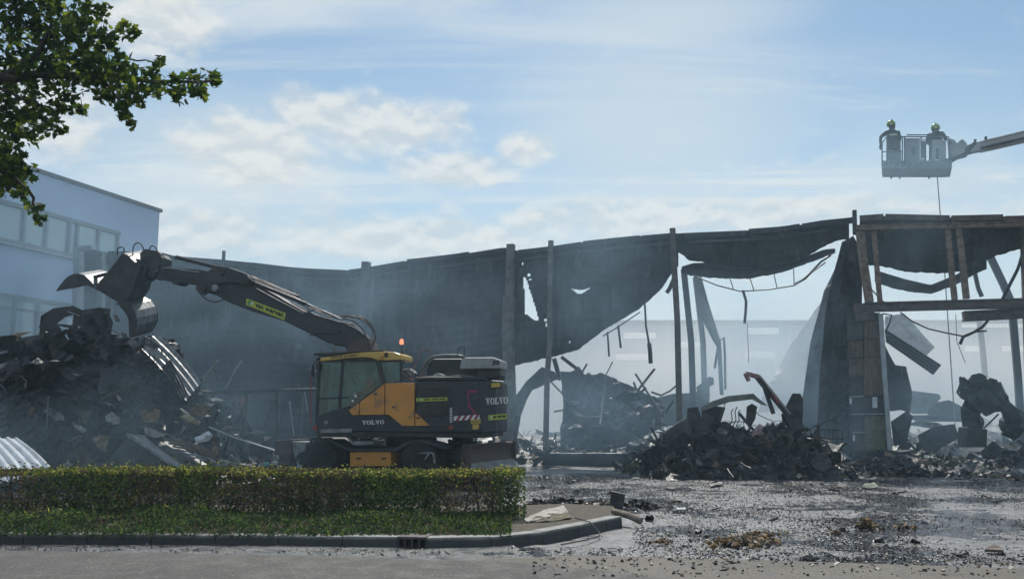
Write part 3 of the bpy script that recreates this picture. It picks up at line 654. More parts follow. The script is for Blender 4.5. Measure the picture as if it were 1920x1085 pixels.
# posts, hangers and twisted steel inside
post([(1282, 505), (1296, 640), (1300, 770)], 11, 4, SHEET2, 'inner_post'); post([(1304, 520), (1318, 640), (1322, 760)], 10, 8, SHEET2, 'inner_post')
drape('twisted_girder', [(1300, 508), (1316, 520), (1326, 560), (1352, 640), (1357, 740), (1350, 740), (1344, 650), (1338, 640), (1318, 600), (1306, 560)], 7, SHEET2, .12, 9, 3, .2, .05)
m_ = MB(); m_.tube([fac(1340, 690, 7), fac(1348, 640, 7), fac(1357, 632, 7), (fac(1359, 660, 7)), fac(1360, 730, 7)], .05, 6); m_.build('bent_rod', CHAR2, wh)
drape('girder_plate', [(1305, 726), (1330, 706), (1338, 708), (1339, 720), (1322, 730), (1308, 734)], 6, SHEET2, .05, 10, 3, .3, .02)
def rods(pp, off, rpx, mat, name):
    m_ = MB(); pts = [fac(x, y, off) for x, y in pp]; m_.tube(pts, rpx * pts[0].y / F, 6); return m_.build(name, mat, wh, smooth=True)
rods([(1308, 520), (1345, 535), (1388, 546), (1440, 543), (1490, 535), (1520, 512), (1548, 492)], 1.9, 1.2, CHAR2, 'sagging_rod')
for a, b in (((1369, 523), (1375, 541)), ((1406, 521), (1414, 545)), ((1451, 513), (1457, 540)), ((1488, 504), (1489, 533))): rods([a, b], 1.9, .9, CHAR2, 'hanger')
rods([(1490, 533), (1510, 522), (1540, 490), (1558, 478)], 2.0, 2.2, CHAR2, 'hanger')
rods([(1393, 544), (1399, 565), (1398, 585), (1396, 606)], 1.8, 2.6, CHAR2, 'hanger'); rods([(1401, 604), (1404, 680)], 1.8, .5, CHAR2, 'hanging_wire')
rods([(1209, 570), (1211, 610), (1217, 645)], .5, 2, CHAR2, 'hanger'); rods([(1217, 643), (1219, 660), (1220, 681)], .5, 4, CHAR2, 'hanger')
rods([(1139, 622), (1142, 668)], .4, 1.8, CHAR2, 'hanger'); rods([(1159, 610), (1164, 652)], .4, 2, CHAR2, 'hanger'); rods([(1264, 520), (1256, 540), (1250, 549)], .3, 4, CHAR2, 'hanger')
rods([(1130, 630), (1160, 612), (1200, 585)], .2, 1.2, CHAR2, 'hanger')
rods([(1688, 585), (1710, 602), (1740, 616), (1775, 624), (1806, 630)], .3, 1.4, CHAR, 'cable'); rods([(1852, 600), (1842, 612), (1826, 622), (1806, 631), (1800, 645)], .3, 3., CHAR, 'cable'); rods([(1824, 622), (1850, 620)], .3, 1.6, CHAR, 'cable')
rods([(1655, 588), (1672, 590), (1668, 606), (1660, 622)], -.05, 1.4, CHAR, 'cable'); rods([(1632, 540), (1650, 560), (1668, 574)], .3, 1.2, CHAR2, 'cable')
rods([(1792, 588), (1794, 640), (1810, 680)], 1.5, .6, CHAR2, 'hanging_wire')
post([(1856, 480), (1880, 530), (1904, 585)], 12, 5, SHEET2, 'brace'); rods([(1920, 468), (1908, 505), (1880, 560)], .2, 3, CHAR, 'cable'); post([(1828, 512), (1834, 540), (1841, 556)], 7, 3, SHEET2, 'brace')
post([(1836, 600), (1842, 650), (1847, 706)], 9, 13, SHEET2, 'inner_post'); post([(1899, 595), (1908, 700), (1917, 840)], 12, 3, SHEET2, 'inner_post'); post([(1990, 580), (1995, 840)], 12, 6, SHEET2, 'inner_post')

# ================================================================== FALLEN SHEETS inside the ruin, centre
def fallen(name, pp, off, mat, label, amp=.15, seed=0, group=None, thick=.02, res=.28, plane=None, cat='scrap'):
    pts = [(fac(p[0], p[1], off + (p[2] if len(p) > 2 else 0)) if plane is None else at(p[0], p[1], plane + (p[2] if len(p) > 2 else 0))) for p in pp]
    return one(crumple(pts, amp, res, 1.1, seed), name, mat, label, cat, group, thick=thick)
fallen('collapsed_sheet', [(962, 748), (985, 715), (1017, 688), (1041, 697), (1047, 710), (1020, 722), (997, 731), (986, 750), (976, 780), (964, 860), (950, 860)], 2.5, SHEET, 'arched black sheet bent over behind the tail of the excavator', .12, 1)
fallen('collapsed_sheet', [(1047, 694), (1069, 694), (1086, 687), (1097, 702), (1155, 710), (1160, 716), (1224, 738), (1240, 752), (1240, 800, -1), (1150, 840, -1.5), (1050, 850, -1), (1056, 760), (1050, 715)], 4, SHEET, 'large slumped black sheet draped over the centre of the ruin', .42, 2, res=.2)
fallen('collapsed_sheet', [(1230, 745), (1262, 738), (1300, 735), (1330, 722), (1330, 790), (1240, 800)], 6, SHEET2, 'low grey sheet lying behind the tall rusty post', .25, 3, res=.4)
m_ = MB(); m_.bar(fac(1039, 672, 2), fac(1050, 712, 2), .14, .14, FD); one(m_, 'leaning_bar', CHAR2, 'short dark bar leaning above the arched black sheet', 'bar')
m_ = MB(); m_.bar(fac(1053, 669, 2.3), fac(1083, 692, 2.3), .14, .12, FN); one(m_, 'leaning_bar', CHAR2, 'dark bar sloping onto the slumped black sheet', 'bar')
m_ = MB(); m_.prism([fac(1068, 750, 2.9), fac(1088, 752, 2.9), (fac(1086, 762, 2.9)), fac(1066, 758, 2.9)], FN * .02); one(m_, 'torn_patch', PLA, 'small pale patch on the slumped black sheet', 'scrap')
m_ = MB(); m_.prism([fac(1012, 882, -1), fac(1196, 884, -1), fac(1196, 849, -1), fac(1020, 849, -1)], FN * .5); one(m_, 'low_wall', CHAR, 'low blackened wall in front of the centre of the ruin', 'wall', bevel=.03)
m_ = MB(); m_.bar(fac(998, 876, -1.6), fac(1036, 840, -1.4), .3, .06, FN); one(m_, 'plank', CHAR2, 'grey plank leaning against the low blackened wall', 'plank')
fallen('draped_cover', [(1112, 756), (1128, 735), (1140, 712), (1146, 715), (1160, 730), (1150, 745), (1128, 768)], 2, CHAR2, 'grey rag hanging on the edge of the slumped sheet', .1, 5)
for i in range(26):
    px = rnd.uniform(1060, 1250); py = rnd.uniform(722, 800); p = fac(px, py, rnd.uniform(.5, 2.8)); dv = V((rnd.uniform(-1, 1), rnd.uniform(-.4, .4), rnd.uniform(-.7, .7))).normalized(); L = rnd.uniform(.7, 2.4); m_ = MB()
    sg = V((rnd.uniform(-.2, .2), 0, -rnd.uniform(.05, .35))); m_.tube([p - dv * L / 2, p - dv * L * .2 + sg * .7, p + dv * L * .15 + sg, p + dv * L / 2], rnd.uniform(.02, .05), 6)
    one(m_, 'bent_rod', rnd.choice([CHAR, CHAR2, RUSTD, SHEET2, CHAR2]), 'bent steel rod tangled over the slumped sheet in the centre of the ruin', 'rod', 'bent rods over the slumped sheet')
for i in range(14):
    px = rnd.uniform(1060, 1250); py = rnd.uniform(740, 815); p = fac(px, py, rnd.uniform(.2, 1.8)); s_ = rnd.uniform(.3, .8); M = rrot(1.2)
    one(crumple([M @ V((math.cos(a) * s_ * rnd.uniform(.4, .8), math.sin(a) * s_ * rnd.uniform(.25, .6), 0)) + p for a in (.3, 1.2, 2.2, 3.1, 4.2, 5.3)], .2, .14, 2.6, i + 300), 'torn_sheet', rnd.choice([CHAR, CHAR2, SHEET2, TAN, MGREEN, SHEET]), 'torn sheet scrap caught on the slumped sheet in the centre of the ruin', 'scrap', 'torn scraps on the slumped sheet', thick=.012)

# ================================================================== EXCAVATOR
EXO = at(765, 903, 20.75); EXO.z = 0
EXM = Matrix.Translation(EXO) @ Matrix.Rotation(R(-9), 4, 'Z')
exc = thing('wheeled_excavator', 'orange and dark grey wheeled excavator with a clamshell grab held over the scrap heap', 'excavator', None, M=EXM)
EXR = EXM.to_3x3(); EY = EXR @ V((0, 1, 0)); EX_ = EXR @ V((1, 0, 0))
def ex(px, py, y=0.): return on_plane(px, py, EXM @ V((0, y, 0)), EY)
def exl(px, py, y=0.): return EXM.inverted() @ ex(px, py, y)
DG = pmat('machine_grey', (.022, .025, .030), (.032, .036, .042), .42, 0, 2, .0006, 60, .6, c3=(.05, .052, .056))
DG2 = pmat('machine_black', (.014, .014, .015), (.03, .03, .031), .55, 0, 3, .001, 50, .4)
YEL = pmat('machine_orange', (.64, .275, .05), (.72, .32, .06), .42, 0, 1.2, .0004, 40, .55, c3=(.40, .20, .075))
YEL2 = pmat('roof_yellow', (.62, .40, .09), (.68, .45, .11), .35, 0, 2)
LBL = pmat('label_yellow_green', (.50, .56, .05), None, .5); LBG = pmat('label_green', (.10, .33, .07), None, .5); BLK = pmat('lettering_black', (.012, .012, .012), None, .5); WHT = pmat('lettering_white', (.78, .78, .78), None, .5)
RUB = pmat('tyre_rubber', (.014, .014, .015), (.035, .033, .031), .9, 0, 9, .003, 60); GRL = pmat('grille_brown', (.045, .036, .032), (.065, .054, .048), .6, 0, 4)
MAG = pmat('magenta_paint', (.32, .02, .10), None, .5); STKY = pmat('sticker_yellow', (.60, .42, .07), None, .5)
OLIVE = pmat('hose_grey_green', (.09, .10, .095), (.14, .15, .14), .5); WPAINT = pmat('off_white_paint', (.27, .285, .285), (.35, .36, .355), .5, 0, 3, c3=(.35, .36, .36)); RUSTB = pmat('worn_brown_steel', (.075, .055, .05), (.12, .09, .08), .6, .2, 5, .002, 50, .8)
WORN = pmat('worn_shell_steel', (.10, .104, .108), (.24, .245, .25), .4, .6, 2.5, .002, 40, .5, c3=(.06, .06, .06), stretch=(1, 6, 1))
GLS = bpy.data.materials.new('tinted_glass'); GLS.use_nodes = True; t_ = NT(GLS.node_tree); t_.n.clear()
o_ = t_.node('ShaderNodeOutputMaterial'); tr_ = t_.node('ShaderNodeBsdfTransparent'); tr_.inputs[0].default_value = (.66, .75, .74, 1); gl_ = t_.node('ShaderNodeBsdfGlossy'); gl_.inputs['Roughness'].default_value = .03; gl_.inputs[0].default_value = (.8, .95, .92, 1)
fr_ = t_.node('ShaderNodeFresnel'); fr_.inputs[0].default_value = 1.5; mx_ = t_.node('ShaderNodeMixShader'); t_.l.new(fr_.outputs[0], mx_.inputs[0]); t_.l.new(tr_.outputs[0], mx_.inputs[1]); t_.l.new(gl_.outputs[0], mx_.inputs[2]); t_.l.new(mx_.outputs[0], o_.inputs[0])

def ep(name, pp, y0, y1, mat, bevel=.012, parent=None):
    m_ = MB(); m_.prism([ex(a, b, y0) for a, b in pp], EY * (y1 - y0)); return m_.build(name, mat, parent or exc, bevel=bevel)
def etube(name, pp, y, rpx, mat, parent=None, k=8):
    m_ = MB(); pts = [ex(p[0], p[1], p[2] if len(p) > 2 else y) for p in pp]
    sm_ = [pts[0]]
    for i in range(len(pts) - 1):              # Catmull-Rom through the points
        p0, p1, p2, p3 = pts[max(i - 1, 0)], pts[i], pts[i + 1], pts[min(i + 2, len(pts) - 1)]
        for q in range(1, 5):
            t = q / 4; sm_.append(.5 * ((2 * p1) + (p2 - p0) * t + (2 * p0 - 5 * p1 + 4 * p2 - p3) * t * t + (3 * p1 - p0 - 3 * p2 + p3) * t ** 3))
    m_.tube(sm_, rpx * pts[0].y / F, k); return m_.build(name, mat, parent or exc, smooth=True)
def erod(name, a, b, y, rpx, mat, parent=None): 
    m_ = MB(); p, q = ex(*a, y), ex(*b, y); m_.tube([p, q], rpx * p.y / F, 12); return m_.build(name, mat, parent or exc)
def solid_plan(name, plan, z0, z1, mat, bevel=.03, parent=None):
    m_ = MB(); m_.prism([EXM @ V((x, y, z0)) for x, y in plan], V((0, 0, z1 - z0))); return m_.build(name, mat, parent or exc, bevel=bevel)
# lettering: polygons in a unit box per letter, laid onto any plane through a quad of photo pixels
def serif(ch):
    o = []
    if ch == 'V': o = [[(.06, .95), (.34, .95), (.62, 0), (.46, 0)], [(.70, .95), (.86, .95), (.60, 0), (.50, 0)], [(-.02, .88), (.44, .88), (.44, 1), (-.02, 1)], [(.62, .88), (1.02, .88), (1.02, 1), (.62, 1)]]
    if ch == 'L': o = [[(.14, 0), (.42, 0), (.42, 1), (.14, 1)], [(.0, 0), (.95, 0), (.95, .12), (.0, .12)], [(0, .88), (.58, .88), (.58, 1), (0, 1)], [(.78, 0), (.95, 0), (.98, .38), (.88, .38)]]
    if ch == 'O':
        n = 16
        for k in range(n):
            a, b = 2 * math.pi * k / n, 2 * math.pi * (k + 1) / n; q = lambda a, r: (.5 + .52 * math.cos(a) * (1 if r else .50), .5 + .52 * math.sin(a) * (1 if r else .80)); o.append([q(a, 1), q(b, 1), q(b, 0), q(a, 0)])
    return o
def font_polys(txt, bold=.02):
    cu = bpy.data.curves.new('t', 'FONT'); cu.body = txt; cu.offset = bold; cu.resolution_u = 2; ob = bpy.data.objects.new('t', cu); COL.objects.link(ob)
    bpy.context.view_layer.update(); me = bpy.data.meshes.new_from_object(ob.evaluated_get(bpy.context.evaluated_depsgraph_get()))
    xs_ = [v.co.x for v in me.vertices]; x0, x1 = min(xs_), max(xs_); ys_ = [v.co.y for v in me.vertices]; y0, y1 = min(ys_), max(ys_)
    out = [[((me.vertices[i].co.x - x0) / (x1 - x0), (me.vertices[i].co.y - y0) / (y1 - y0)) for i in p.vertices] for p in me.polygons]
    bpy.data.objects.remove(ob); bpy.data.curves.remove(cu); bpy.data.meshes.remove(me); return out
def lay(name, polys, quad, pp, pn, mat, parent, lift=.006, shrink=1.):
    (ax, ay), (bx, by), (cx, cy_), (dx_, dy_) = quad      # bottom-left, bottom-right, top-right, top-left in pixels
    m_ = MB(); pn = pn if pn.dot(CAM - pp) > 0 else -pn
    for pl in polys:
        vs = []
        for u, v in pl: vs.append(on_plane((ax * (1 - u) + bx * u) * (1 - v) + (dx_ * (1 - u) + cx * u) * v, (ay * (1 - u) + by * u) * (1 - v) + (dy_ * (1 - u) + cy_ * u) * v, pp + pn * lift, pn))
        nn = (vs[1] - vs[0]).cross(vs[2] - vs[0]); 
        if nn.dot(pn) < 0: vs.reverse()
        m_.prism(vs, -pn * .003)
    return m_.build(name, mat, parent)
def volvo(quad, pp, pn, parent):
    pol = []; wds = [1.0, .95, .95, 1.0, .95]; tot = sum(wds) + .08 * 4; x = 0
    for ch, wd in zip('VOLVO', wds):
        pol += [[((x + u * wd) / tot, v) for u, v in q] for q in serif(ch)]; x += wd + .08
    return lay('lettering', pol, quad, pp, pn, WHT, parent)
RECT = [[(0, 0), (1, 0), (1, 1), (0, 1)]]
def sub(quad, u0, v0, u1, v1):
    (ax, ay), (bx, by), (cx, cy_), (dx_, dy_) = quad
    f = lambda u, v: ((ax * (1 - u) + bx * u) * (1 - v) + (dx_ * (1 - u) + cx * u) * v, (ay * (1 - u) + by * u) * (1 - v) + (dy_ * (1 - u) + cy_ * u) * v)
    return [f(u0, v0), f(u1, v0), f(u1, v1), f(u0, v1)]
VW = None
def owner_label(quad, pp, pn):
    global VW
    VW = VW or font_polys('van werven', .035)
    lb = lay('owner_label', RECT, quad, pp, pn, LBL, exc, .004)
    lay('emblem', [[(.5 + .5 * math.cos(a * .7854), .5 + .5 * math.sin(a * .7854)) for a in range(8)]], sub(quad, .03, .14, .17, .86), pp, pn, LBG, lb, .008)
    lay('emblem', [[(0, .3), (.6, 1), (1, .7), (.4, 0)]], sub(quad, .10, .25, .19, .8), pp, pn, WHT, lb, .0115)
    lay('lettering', VW, sub(quad, .23, .24, .95, .80), pp, pn, BLK, lb, .008)
P0 = EXM @ V((0, 0, 0))

# upper structure
xz = lambda px, py, y=0.: exl(px, py, y)
xf, xr = xz(588, 800).x, xz(903, 760).x
xr1, xr2 = xz(930, 760, .42).x, xz(946, 760, 1.25).x
ztop, zlow, zsk = xz(850, 713).z, xz(850, 812).z, xz(700, 806).z
xe = xz(777, 760).x
solid_plan('engine_housing', [(xe, .03), (xr, .03), (xr1, .42), (xr2, 1.0), (xr2, 1.5), (xr1, 2.08), (xr, 2.47), (xe, 2.47)], zlow, ztop, DG, .05)
solid_plan('turret_frame', [(xf + .05, .05), (xr, .1), (xr1 - .1, .5), (xr1 - .1, 2.0), (xr, 2.4), (xf + .5, 2.4), (xf + .5, 1.05), (xf + .05, 1.05)], zlow - .10, zlow + .04, DG2, .02)
solid_plan('tank_housing', [(xf + .75, 1.75), (xe - .02, 1.75), (xe - .02, 2.47), (xf + .75, 2.47)], zlow + .05, ztop - .12, DG, .04)
m_ = MB(); m_.lathe([(.0, -.02), (.62, -.02), (.62, .16), (.0, .16)], EXM @ V((xz(745, 800).x, 1.25, zlow - .30)), (0, 0, 1), 32); m_.build('slew_ring', DG2, exc)
ep('side_skirt', [(589, 806), (591, 781), (640, 766), (654, 770), (660, 778), (728, 777), (755, 799), (805, 798), (806, 810)], .02, .10, DG, .01)
ep('side_panel', [(654, 769), (673.2, 754.5), (673.2, 777.5), (660, 777.5)], -.02, .06, YEL, .008)
ep('side_panel', [(674.6, 753.5), (720.6, 719.5), (720.6, 777), (674.6, 777.5)], -.02, .06, YEL, .008)
ep('side_panel', [(722.2, 718), (776.6, 717.4), (776.6, 798), (755, 798), (728.5, 777), (722.2, 777)], -.02, .06, YEL, .008)
ep('side_panel', [(778.4, 773), (804.5, 797.2), (778.4, 798)], -.02, .06, YEL, .008)
for px, py in ((704, 738.5), (738, 763), (784, 783)): ep('latch', [(px - 3, py - 1.5), (px + 2.5, py - 2), (px + 2.5, py + 1.5), (px - 3, py + 1.5)], -.03, -.018, DG2, 0)
ep('side_shelf', [(777, 712.5), (778, 707), (905, 705), (912, 712.5)], .03, .9, DG, .02)
for y0, y1 in ((723, 741), (757, 779)): ep('air_grille', [(788, y0), (840, y0 + .5), (840, y1), (788 if y0 < 740 else 800, y1)], .005, .05, GRL, .004)
for k in range(5):
    y = 724.5 + k * 3.4; ep('grille_slat', [(789, y), (839, y + .5), (839, y + 1.8), (789, y + 1.3)], -.012, .02, DG2, 0)
for k in range(6):
    y = 758.5 + k * 3.4; ep('grille_slat', [(801, y), (839, y), (839, y + 1.3), (801, y + 1.3)], -.012, .02, DG2, 0)
ep('door_seam', [(848, 716), (849.2, 716), (849.2, 806), (848, 806)], .022, .05, DG2, 0)
etube('handrail', [(779, 799), (842, 799)], -.02, .8, DG, k=6)
# cab
zroof = xz(650, 672).z
ep('cab_floor', [(590, 800), (592, 784), (712, 770), (716, 800)], .12, 1.02, DG2, .01)
ep('cab_rear_wall', [(707, 676), (716, 676), (722, 716), (712, 770)], .7, 1.0, DG2, .01)
def strut(name, a, b, wpx, y0, y1, mat=DG2, par=None):
    dx_, dy_ = b[0] - a[0], b[1] - a[1]; L = math.hypot(dx_, dy_); nx, ny = -dy_ / L * wpx / 2, dx_ / L * wpx / 2
    return ep(name, [(a[0] + nx, a[1] + ny), (b[0] + nx, b[1] + ny), (b[0] - nx, b[1] - ny), (a[0] - nx, a[1] - ny)], y0, y1, mat, .01, par)
for y in (.04, .96):
    strut('cab_pillar', (598, 674), (592, 800), 4.5, y, y + .07, DG); strut('cab_pillar', (707.5, 676), (719, 719), 8.5, y, y + .07, DG2); strut('cab_pillar', (751, 675), (751, 714), 3.5, y, y + .07, DG2)
    strut('cab_rail', (596, 675), (752, 675), 6, y + .004, y + .075, DG2)
strut('door_divider', (642, 678), (635, 771), 4.2, .035, .1, DG); strut('door_rail', (595, 747), (652, 745), 3.5, .036, .095, DG); strut('door_sill', (592, 782), (656, 762), 4, .037, .1, DG); strut('door_edge', (653, 769), (721, 718), 4, .036, .1, DG2)
for pp in ([(600, 678), (640, 678), (634, 745), (596, 746)], [(596, 748.5), (634, 747), (633, 766), (594, 780)], [(644, 678), (704, 678), (716, 719), (654, 767), (638, 768)], [(711, 678), (750, 678), (750, 713), (722, 716)]): ep('window_pane', pp, .075, .085, GLS, 0)
for pp in ([(600, 678), (640, 678), (634, 778), (594, 782)], [(644, 678), (704, 678), (714, 760), (640, 770)], [(711, 678), (750, 678), (750, 712), (722, 712)]): ep('window_pane', pp, .985, .995, GLS, 0)
m_ = MB(); a, b = ex(597, 679, .1), ex(593, 783, .1); m_.prism([a, b, b + EY * .86, a + EY * .86], -EX_ * .012); m_.build('windscreen', GLS, exc)
m_ = MB(); roofp = [(596, 678), (597, 671.5), (620, 667.5), (650, 663.5), (685, 659.5), (718, 658.3), (740, 660), (751, 664), (752, 674), (717, 675.5), (706, 674.5), (698, 671.5), (682, 669.5), (655, 671), (620, 675)]
m_.prism([ex(a, b, -.02) for a, b in roofp], EY * 1.06); rf = m_.build('cab_roof', YEL2, exc, bevel=.02)
ep('roof_visor', [(587, 665), (588, 662), (640, 659.5), (690, 656), (720, 655.5), (720, 657.5), (686, 658.5), (640, 663), (612, 667)], .0, 1.0, DG2, .006)
lay('lettering', font_polys('GROEP ROBERT', .02), [(619, 671.8), (673, 667.2), (673, 662.8), (619, 667.2)], P0 - EY * .02, EY, BLK, rf, .006)
ep('lamp', [(720, 662), (726, 660), (727, 669), (721, 669)], -.05, .0, DG2, .006); ep('lamp', [(712, 667), (719, 666), (719, 674), (712, 674.5)], -.05, .0, pmat('amber_lens', (.5, .2, .02), None, .3), .006)
ep('lamp', [(592, 671), (600, 670), (600, 676), (594, 677)], -.04, .1, DG2, .01)
m_ = MB(); m_.tube([ex(756.5, 682, .5), ex(753, 650, .5)], .014, 8); bc = m_.build('beacon_mast', DG2, exc)
BCN = bpy.data.materials.new('beacon_lens'); BCN.use_nodes = True; q_ = BCN.node_tree.nodes['Principled BSDF']; q_.inputs['Base Color'].default_value = (.8, .16, .05, 1); q_.inputs['Emission Color'].default_value = (1, .35, .18, 1); q_.inputs['Emission Strength'].default_value = 1.1; q_.inputs['Roughness'].default_value = .2
m_ = MB(); m_.lathe([(.0, -.075), (.042, -.075), (.05, -.06), (.047, .02), (.03, .05), (0, .055)], ex(753, 639.5, .5), (0, 0, 1), 16); m_.build('beacon_lens', BCN, exc, smooth=True)
etube('mirror_bracket', [(597, 676), (590, 678), (587, 684)], -.1, .7, DG2); ep('mirror', [(583.5, 685), (588, 683.5), (587.5, 704), (583.5, 706)], -.16, -.08, DG2, .01); ep('mirror', [(591.5, 681), (594.5, 681), (594.5, 692), (591.5, 693)], -.1, -.05, DG2, .01)
etube('grab_rail', [(588, 690), (584, 700), (582.5, 760), (583.5, 796)], -.02, 1.1, RED); etube('grab_rail', [(583, 745), (590, 744)], -.02, .8, RED); 
ep('lamp', [(586, 797), (594, 796), (594, 806), (587, 807)], -.03, .05, RED, .01); ep('lamp', [(839, 797), (848.5, 797), (848.5, 804.5), (839, 804.5)], .0, .03, RED, .004)
m_ = MB(); m_.lathe([(0, -.01), (.05, -.01), (.05, .012), (0, .012)], ex(611, 791, .02), EY, 16); m_.build('filler_cap', STEEL, exc)
etube('steering_column', [(612, 775), (606, 735), (612, 712), (612, 735)], .5, 2, DG2)
ep('seat', [(672, 758), (700, 752), (703, 745), (708, 690), (714, 692), (712, 757), (700, 765), (674, 768)], .32, .74, DG2, .03)
ep('exhaust_clamp', [(662, 735), (668, 735), (668, 748), (662, 748)], .03, .06, PLA, .004)
for px, py, r_ in ((667.5, 742, 2.6), (661.5, 751, 2.4)):
    m_ = MB(); m_.lathe([(0, -.01), (r_ / 80, -.01), (r_ / 80, .01), (0, .01)], ex(px, py, .02), EY, 12); m_.build('sticker_disc', WHT, exc)
# lettering and stickers
volvo([(679, 796), (720, 794.5), (720, 787), (679, 788)], EXM @ V((0, .02, 0)), EY, exc)
owner_label([(780.5, 752.5), (838.5, 750.5), (838.5, 744.3), (780.5, 746)], EXM @ V((0, .0, 0)), EY)
cpa, cpb = EXM @ V((xr, .03, 0)), EXM @ V((xr1, .42, 0)); cn_ = V(((cpb - cpa).y, -(cpb - cpa).x, 0)).normalized()
volvo([(911, 758.5), (952, 756), (952, 743.5), (911, 746)], cpa, cn_, exc)
owner_label([(916, 787.5), (950, 784.5), (950, 775), (916, 778)], cpa, cn_)
lay('sticker', RECT, [(843.5, 791.5), (848, 791.5), (848, 764), (843.5, 764)], P0 + EY * .03, EY, WHT, exc, .004)
for k in range(6): lay('sticker', RECT, [(844, 766 + k * 4.4 + 2), (847.5, 766 + k * 4.4 + 2), (847.5, 766 + k * 4.4), (844, 766 + k * 4.4)], P0 + EY * .03, EY, GRL, exc, .007)
st_q = [(851, 788.5), (899, 785.5), (899, 776.5), (851, 780)]; hz_ = lay('hazard_strip', RECT, st_q, P0 + EY * .03, EY, WHT, exc, .004)
for k in range(4): lay('stripe', [[(0, 0), (.5, 0), (1, 1), (.5, 1)]], sub(st_q, .06 + k * .235, 0, .06 + k * .235 + .24, 1), P0 + EY * .03, EY, pmat('stripe_red', (.28, .03, .05), None, .5), hz_, .0075)
lay('sticker', RECT, [(883, 794.5), (901, 793), (901, 785), (883, 786.5)], P0 + EY * .03, EY, STKY, exc, .011); lay('sticker', RECT, [(886, 804.5), (898, 803.5), (898, 794.5), (886, 795.5)], P0 + EY * .03, EY, STKY, exc, .004)
for y in (788, 791): lay('sticker', RECT, [(885, y + 1.2), (899, y), (899, y - 1), (885, y + .2)], P0 + EY * .03, EY, DG2, exc, .0145)
lay('painted_mark', [[(0, .2), (.12, .15), (.12, .95), (0, 1)], [(0, 1), (1, 1), (1, .88), (.1, .88)], [(0, .2), (.8, -.25), (1, -.25), (.12, .3)]], [(877, 768), (895, 768), (895, 731), (877, 731)], P0 + EY * .03, EY, MAG, exc, .004)
ep('rear_lamp', [(917, 716), (940, 714.5), (941, 727), (918, 728)], .25, .42, DG2, .01); ep('rear_lamp_lens', [(921, 718), (938, 717), (938, 725), (921, 726)], .235, .26, STKY, .004)
# on top of the engine housing
etube('air_hose', [(782, 713), (789, 702), (797, 682), (808, 671), (826, 667.5), (850, 667), (866, 668.5), (873, 675), (881, 683), (892, 687)], .75, 3.4, OLIVE, k=12)
m_ = MB(); m_.lathe([(0, -.1), (.055, -.1), (.055, .06), (0, .06)], ex(892, 685.5, .75), EX_ - V((0, 0, .5)), 14); m_.build('hose_coupling', DG2, exc)
ep('engine_cover', [(798, 708), (803, 680), (810, 672), (866, 672), (872, 690), (905, 692), (906, 708)], .95, 1.9, DG2, .04)
ep('exhaust_box', [(896, 692), (938, 691), (938, 703), (934, 711), (894, 709)], .5, 1.4, DG2, .03)
ep('top_crate', [(862, 692), (864, 676), (872, 670), (925, 669.5), (938, 675), (938, 690.5)], .35, 1.35, WPAINT, .03)
lay('lettering', font_polys('JEB', .05), [(922, 686.5), (937, 685.5), (937, 675), (922, 675.5)], EXM @ V((0, .35, 0)), EY, DG2, exc, .004)
etube('grab_rail', [(773, 709), (774, 697), (779, 684), (788, 660), (793, 654), (804, 655), (807, 662)], .4, 1.1, PINK); etube('grab_rail', [(762, 706), (772, 711), (783, 711), (791, 703), (797, 690)], .45, 1.1, PINK)
etube('cable_loop', [(857, 668), (859, 655), (864, 649.5), (870, 651), (872, 659), (869, 670)], .7, .9, DG2)
ep('top_plate', [(754, 692), (768, 690), (776, 699), (768, 707), (756, 707)], 1.2, 1.6, WPAINT, .02); strut('brace_tube', (756, 693), (770, 706), 3, .5, .6, DG)
ep('service_box', [(812, 702), (822, 699), (832, 703), (830, 708), (812, 708)], .3, .6, WPAINT, .01); etube('fuel_hose', [(776, 712), (800, 706), (830, 707), (860, 704), (890, 706)], .25, 1.4, OLIVE)
# boom and dipper
YB0, YB1 = 1.12, 1.62
bm_ = ep('boom', [(697, 652), (683, 662), (664, 662), (648, 648), (623, 646), (578, 624), (533, 602), (470, 583), (423, 564), (404, 552), (400, 520), (408, 500), (440, 506), (470, 517), (479, 532), (520, 554), (568, 582), (633, 601), (660, 606), (690, 636)], YB0, YB1, DG, .02)
ep('boom_foot', [(650, 640), (690, 632), (703, 668), (690, 700), (655, 700)], YB0 - .06, YB1 + .06, RUSTB, .02)
kn = ep('boom_knuckle', [(366, 540), (372, 527), (384, 512), (404, 498), (430, 501), (462, 513), (474, 527), (468, 536), (446, 531), (420, 529), (404, 533), (394, 545), (382, 553), (371, 549)], YB0 - .10, YB0 - .02, DG2, .015)
ep('boom_knuckle', [(366, 540), (372, 527), (384, 512), (404, 498), (430, 501), (462, 513), (474, 527), (468, 536), (446, 531), (420, 529), (404, 533), (394, 545), (382, 553), (371, 549)], YB1 + .02, YB1 + .10, DG2, .015)
for px, py in ((381, 540), (404, 540), (415, 511), (462, 524)):
    m_ = MB(); m_.lathe([(0, -.05), (.09, -.05), (.09, .70), (0, .70)], ex(px, py, YB0 - .11), EY, 14); m_.build('pivot_pin', STEEL if px == 404 else DG2, exc)
ep('dipper', [(288, 520), (282, 505), (284, 494), (300, 499), (340, 503), (374, 505), (392, 508), (404, 522), (398, 540), (384, 548), (366, 533), (338, 528), (332, 533), (326, 533), (320, 528)], YB0 + .02, YB1 - .02, DG, .02)
ep('dipper_head', [(262, 500), (262, 474), (272, 466), (292, 470), (302, 482), (300, 496), (290, 519), (282, 521)], YB0 - .03, YB1 + .03, DG2, .02)
etube('cylinder_rod', [(285, 470), (308, 476), (334, 483)], 1.37, 1.6, STEEL); 
for a, b, r_, mt in (((330, 482), (407, 501), 4.0, DG), ((407, 503), (440, 520), 3.6, DG)): erod('cylinder_barrel', a, b, 1.37, r_, mt)
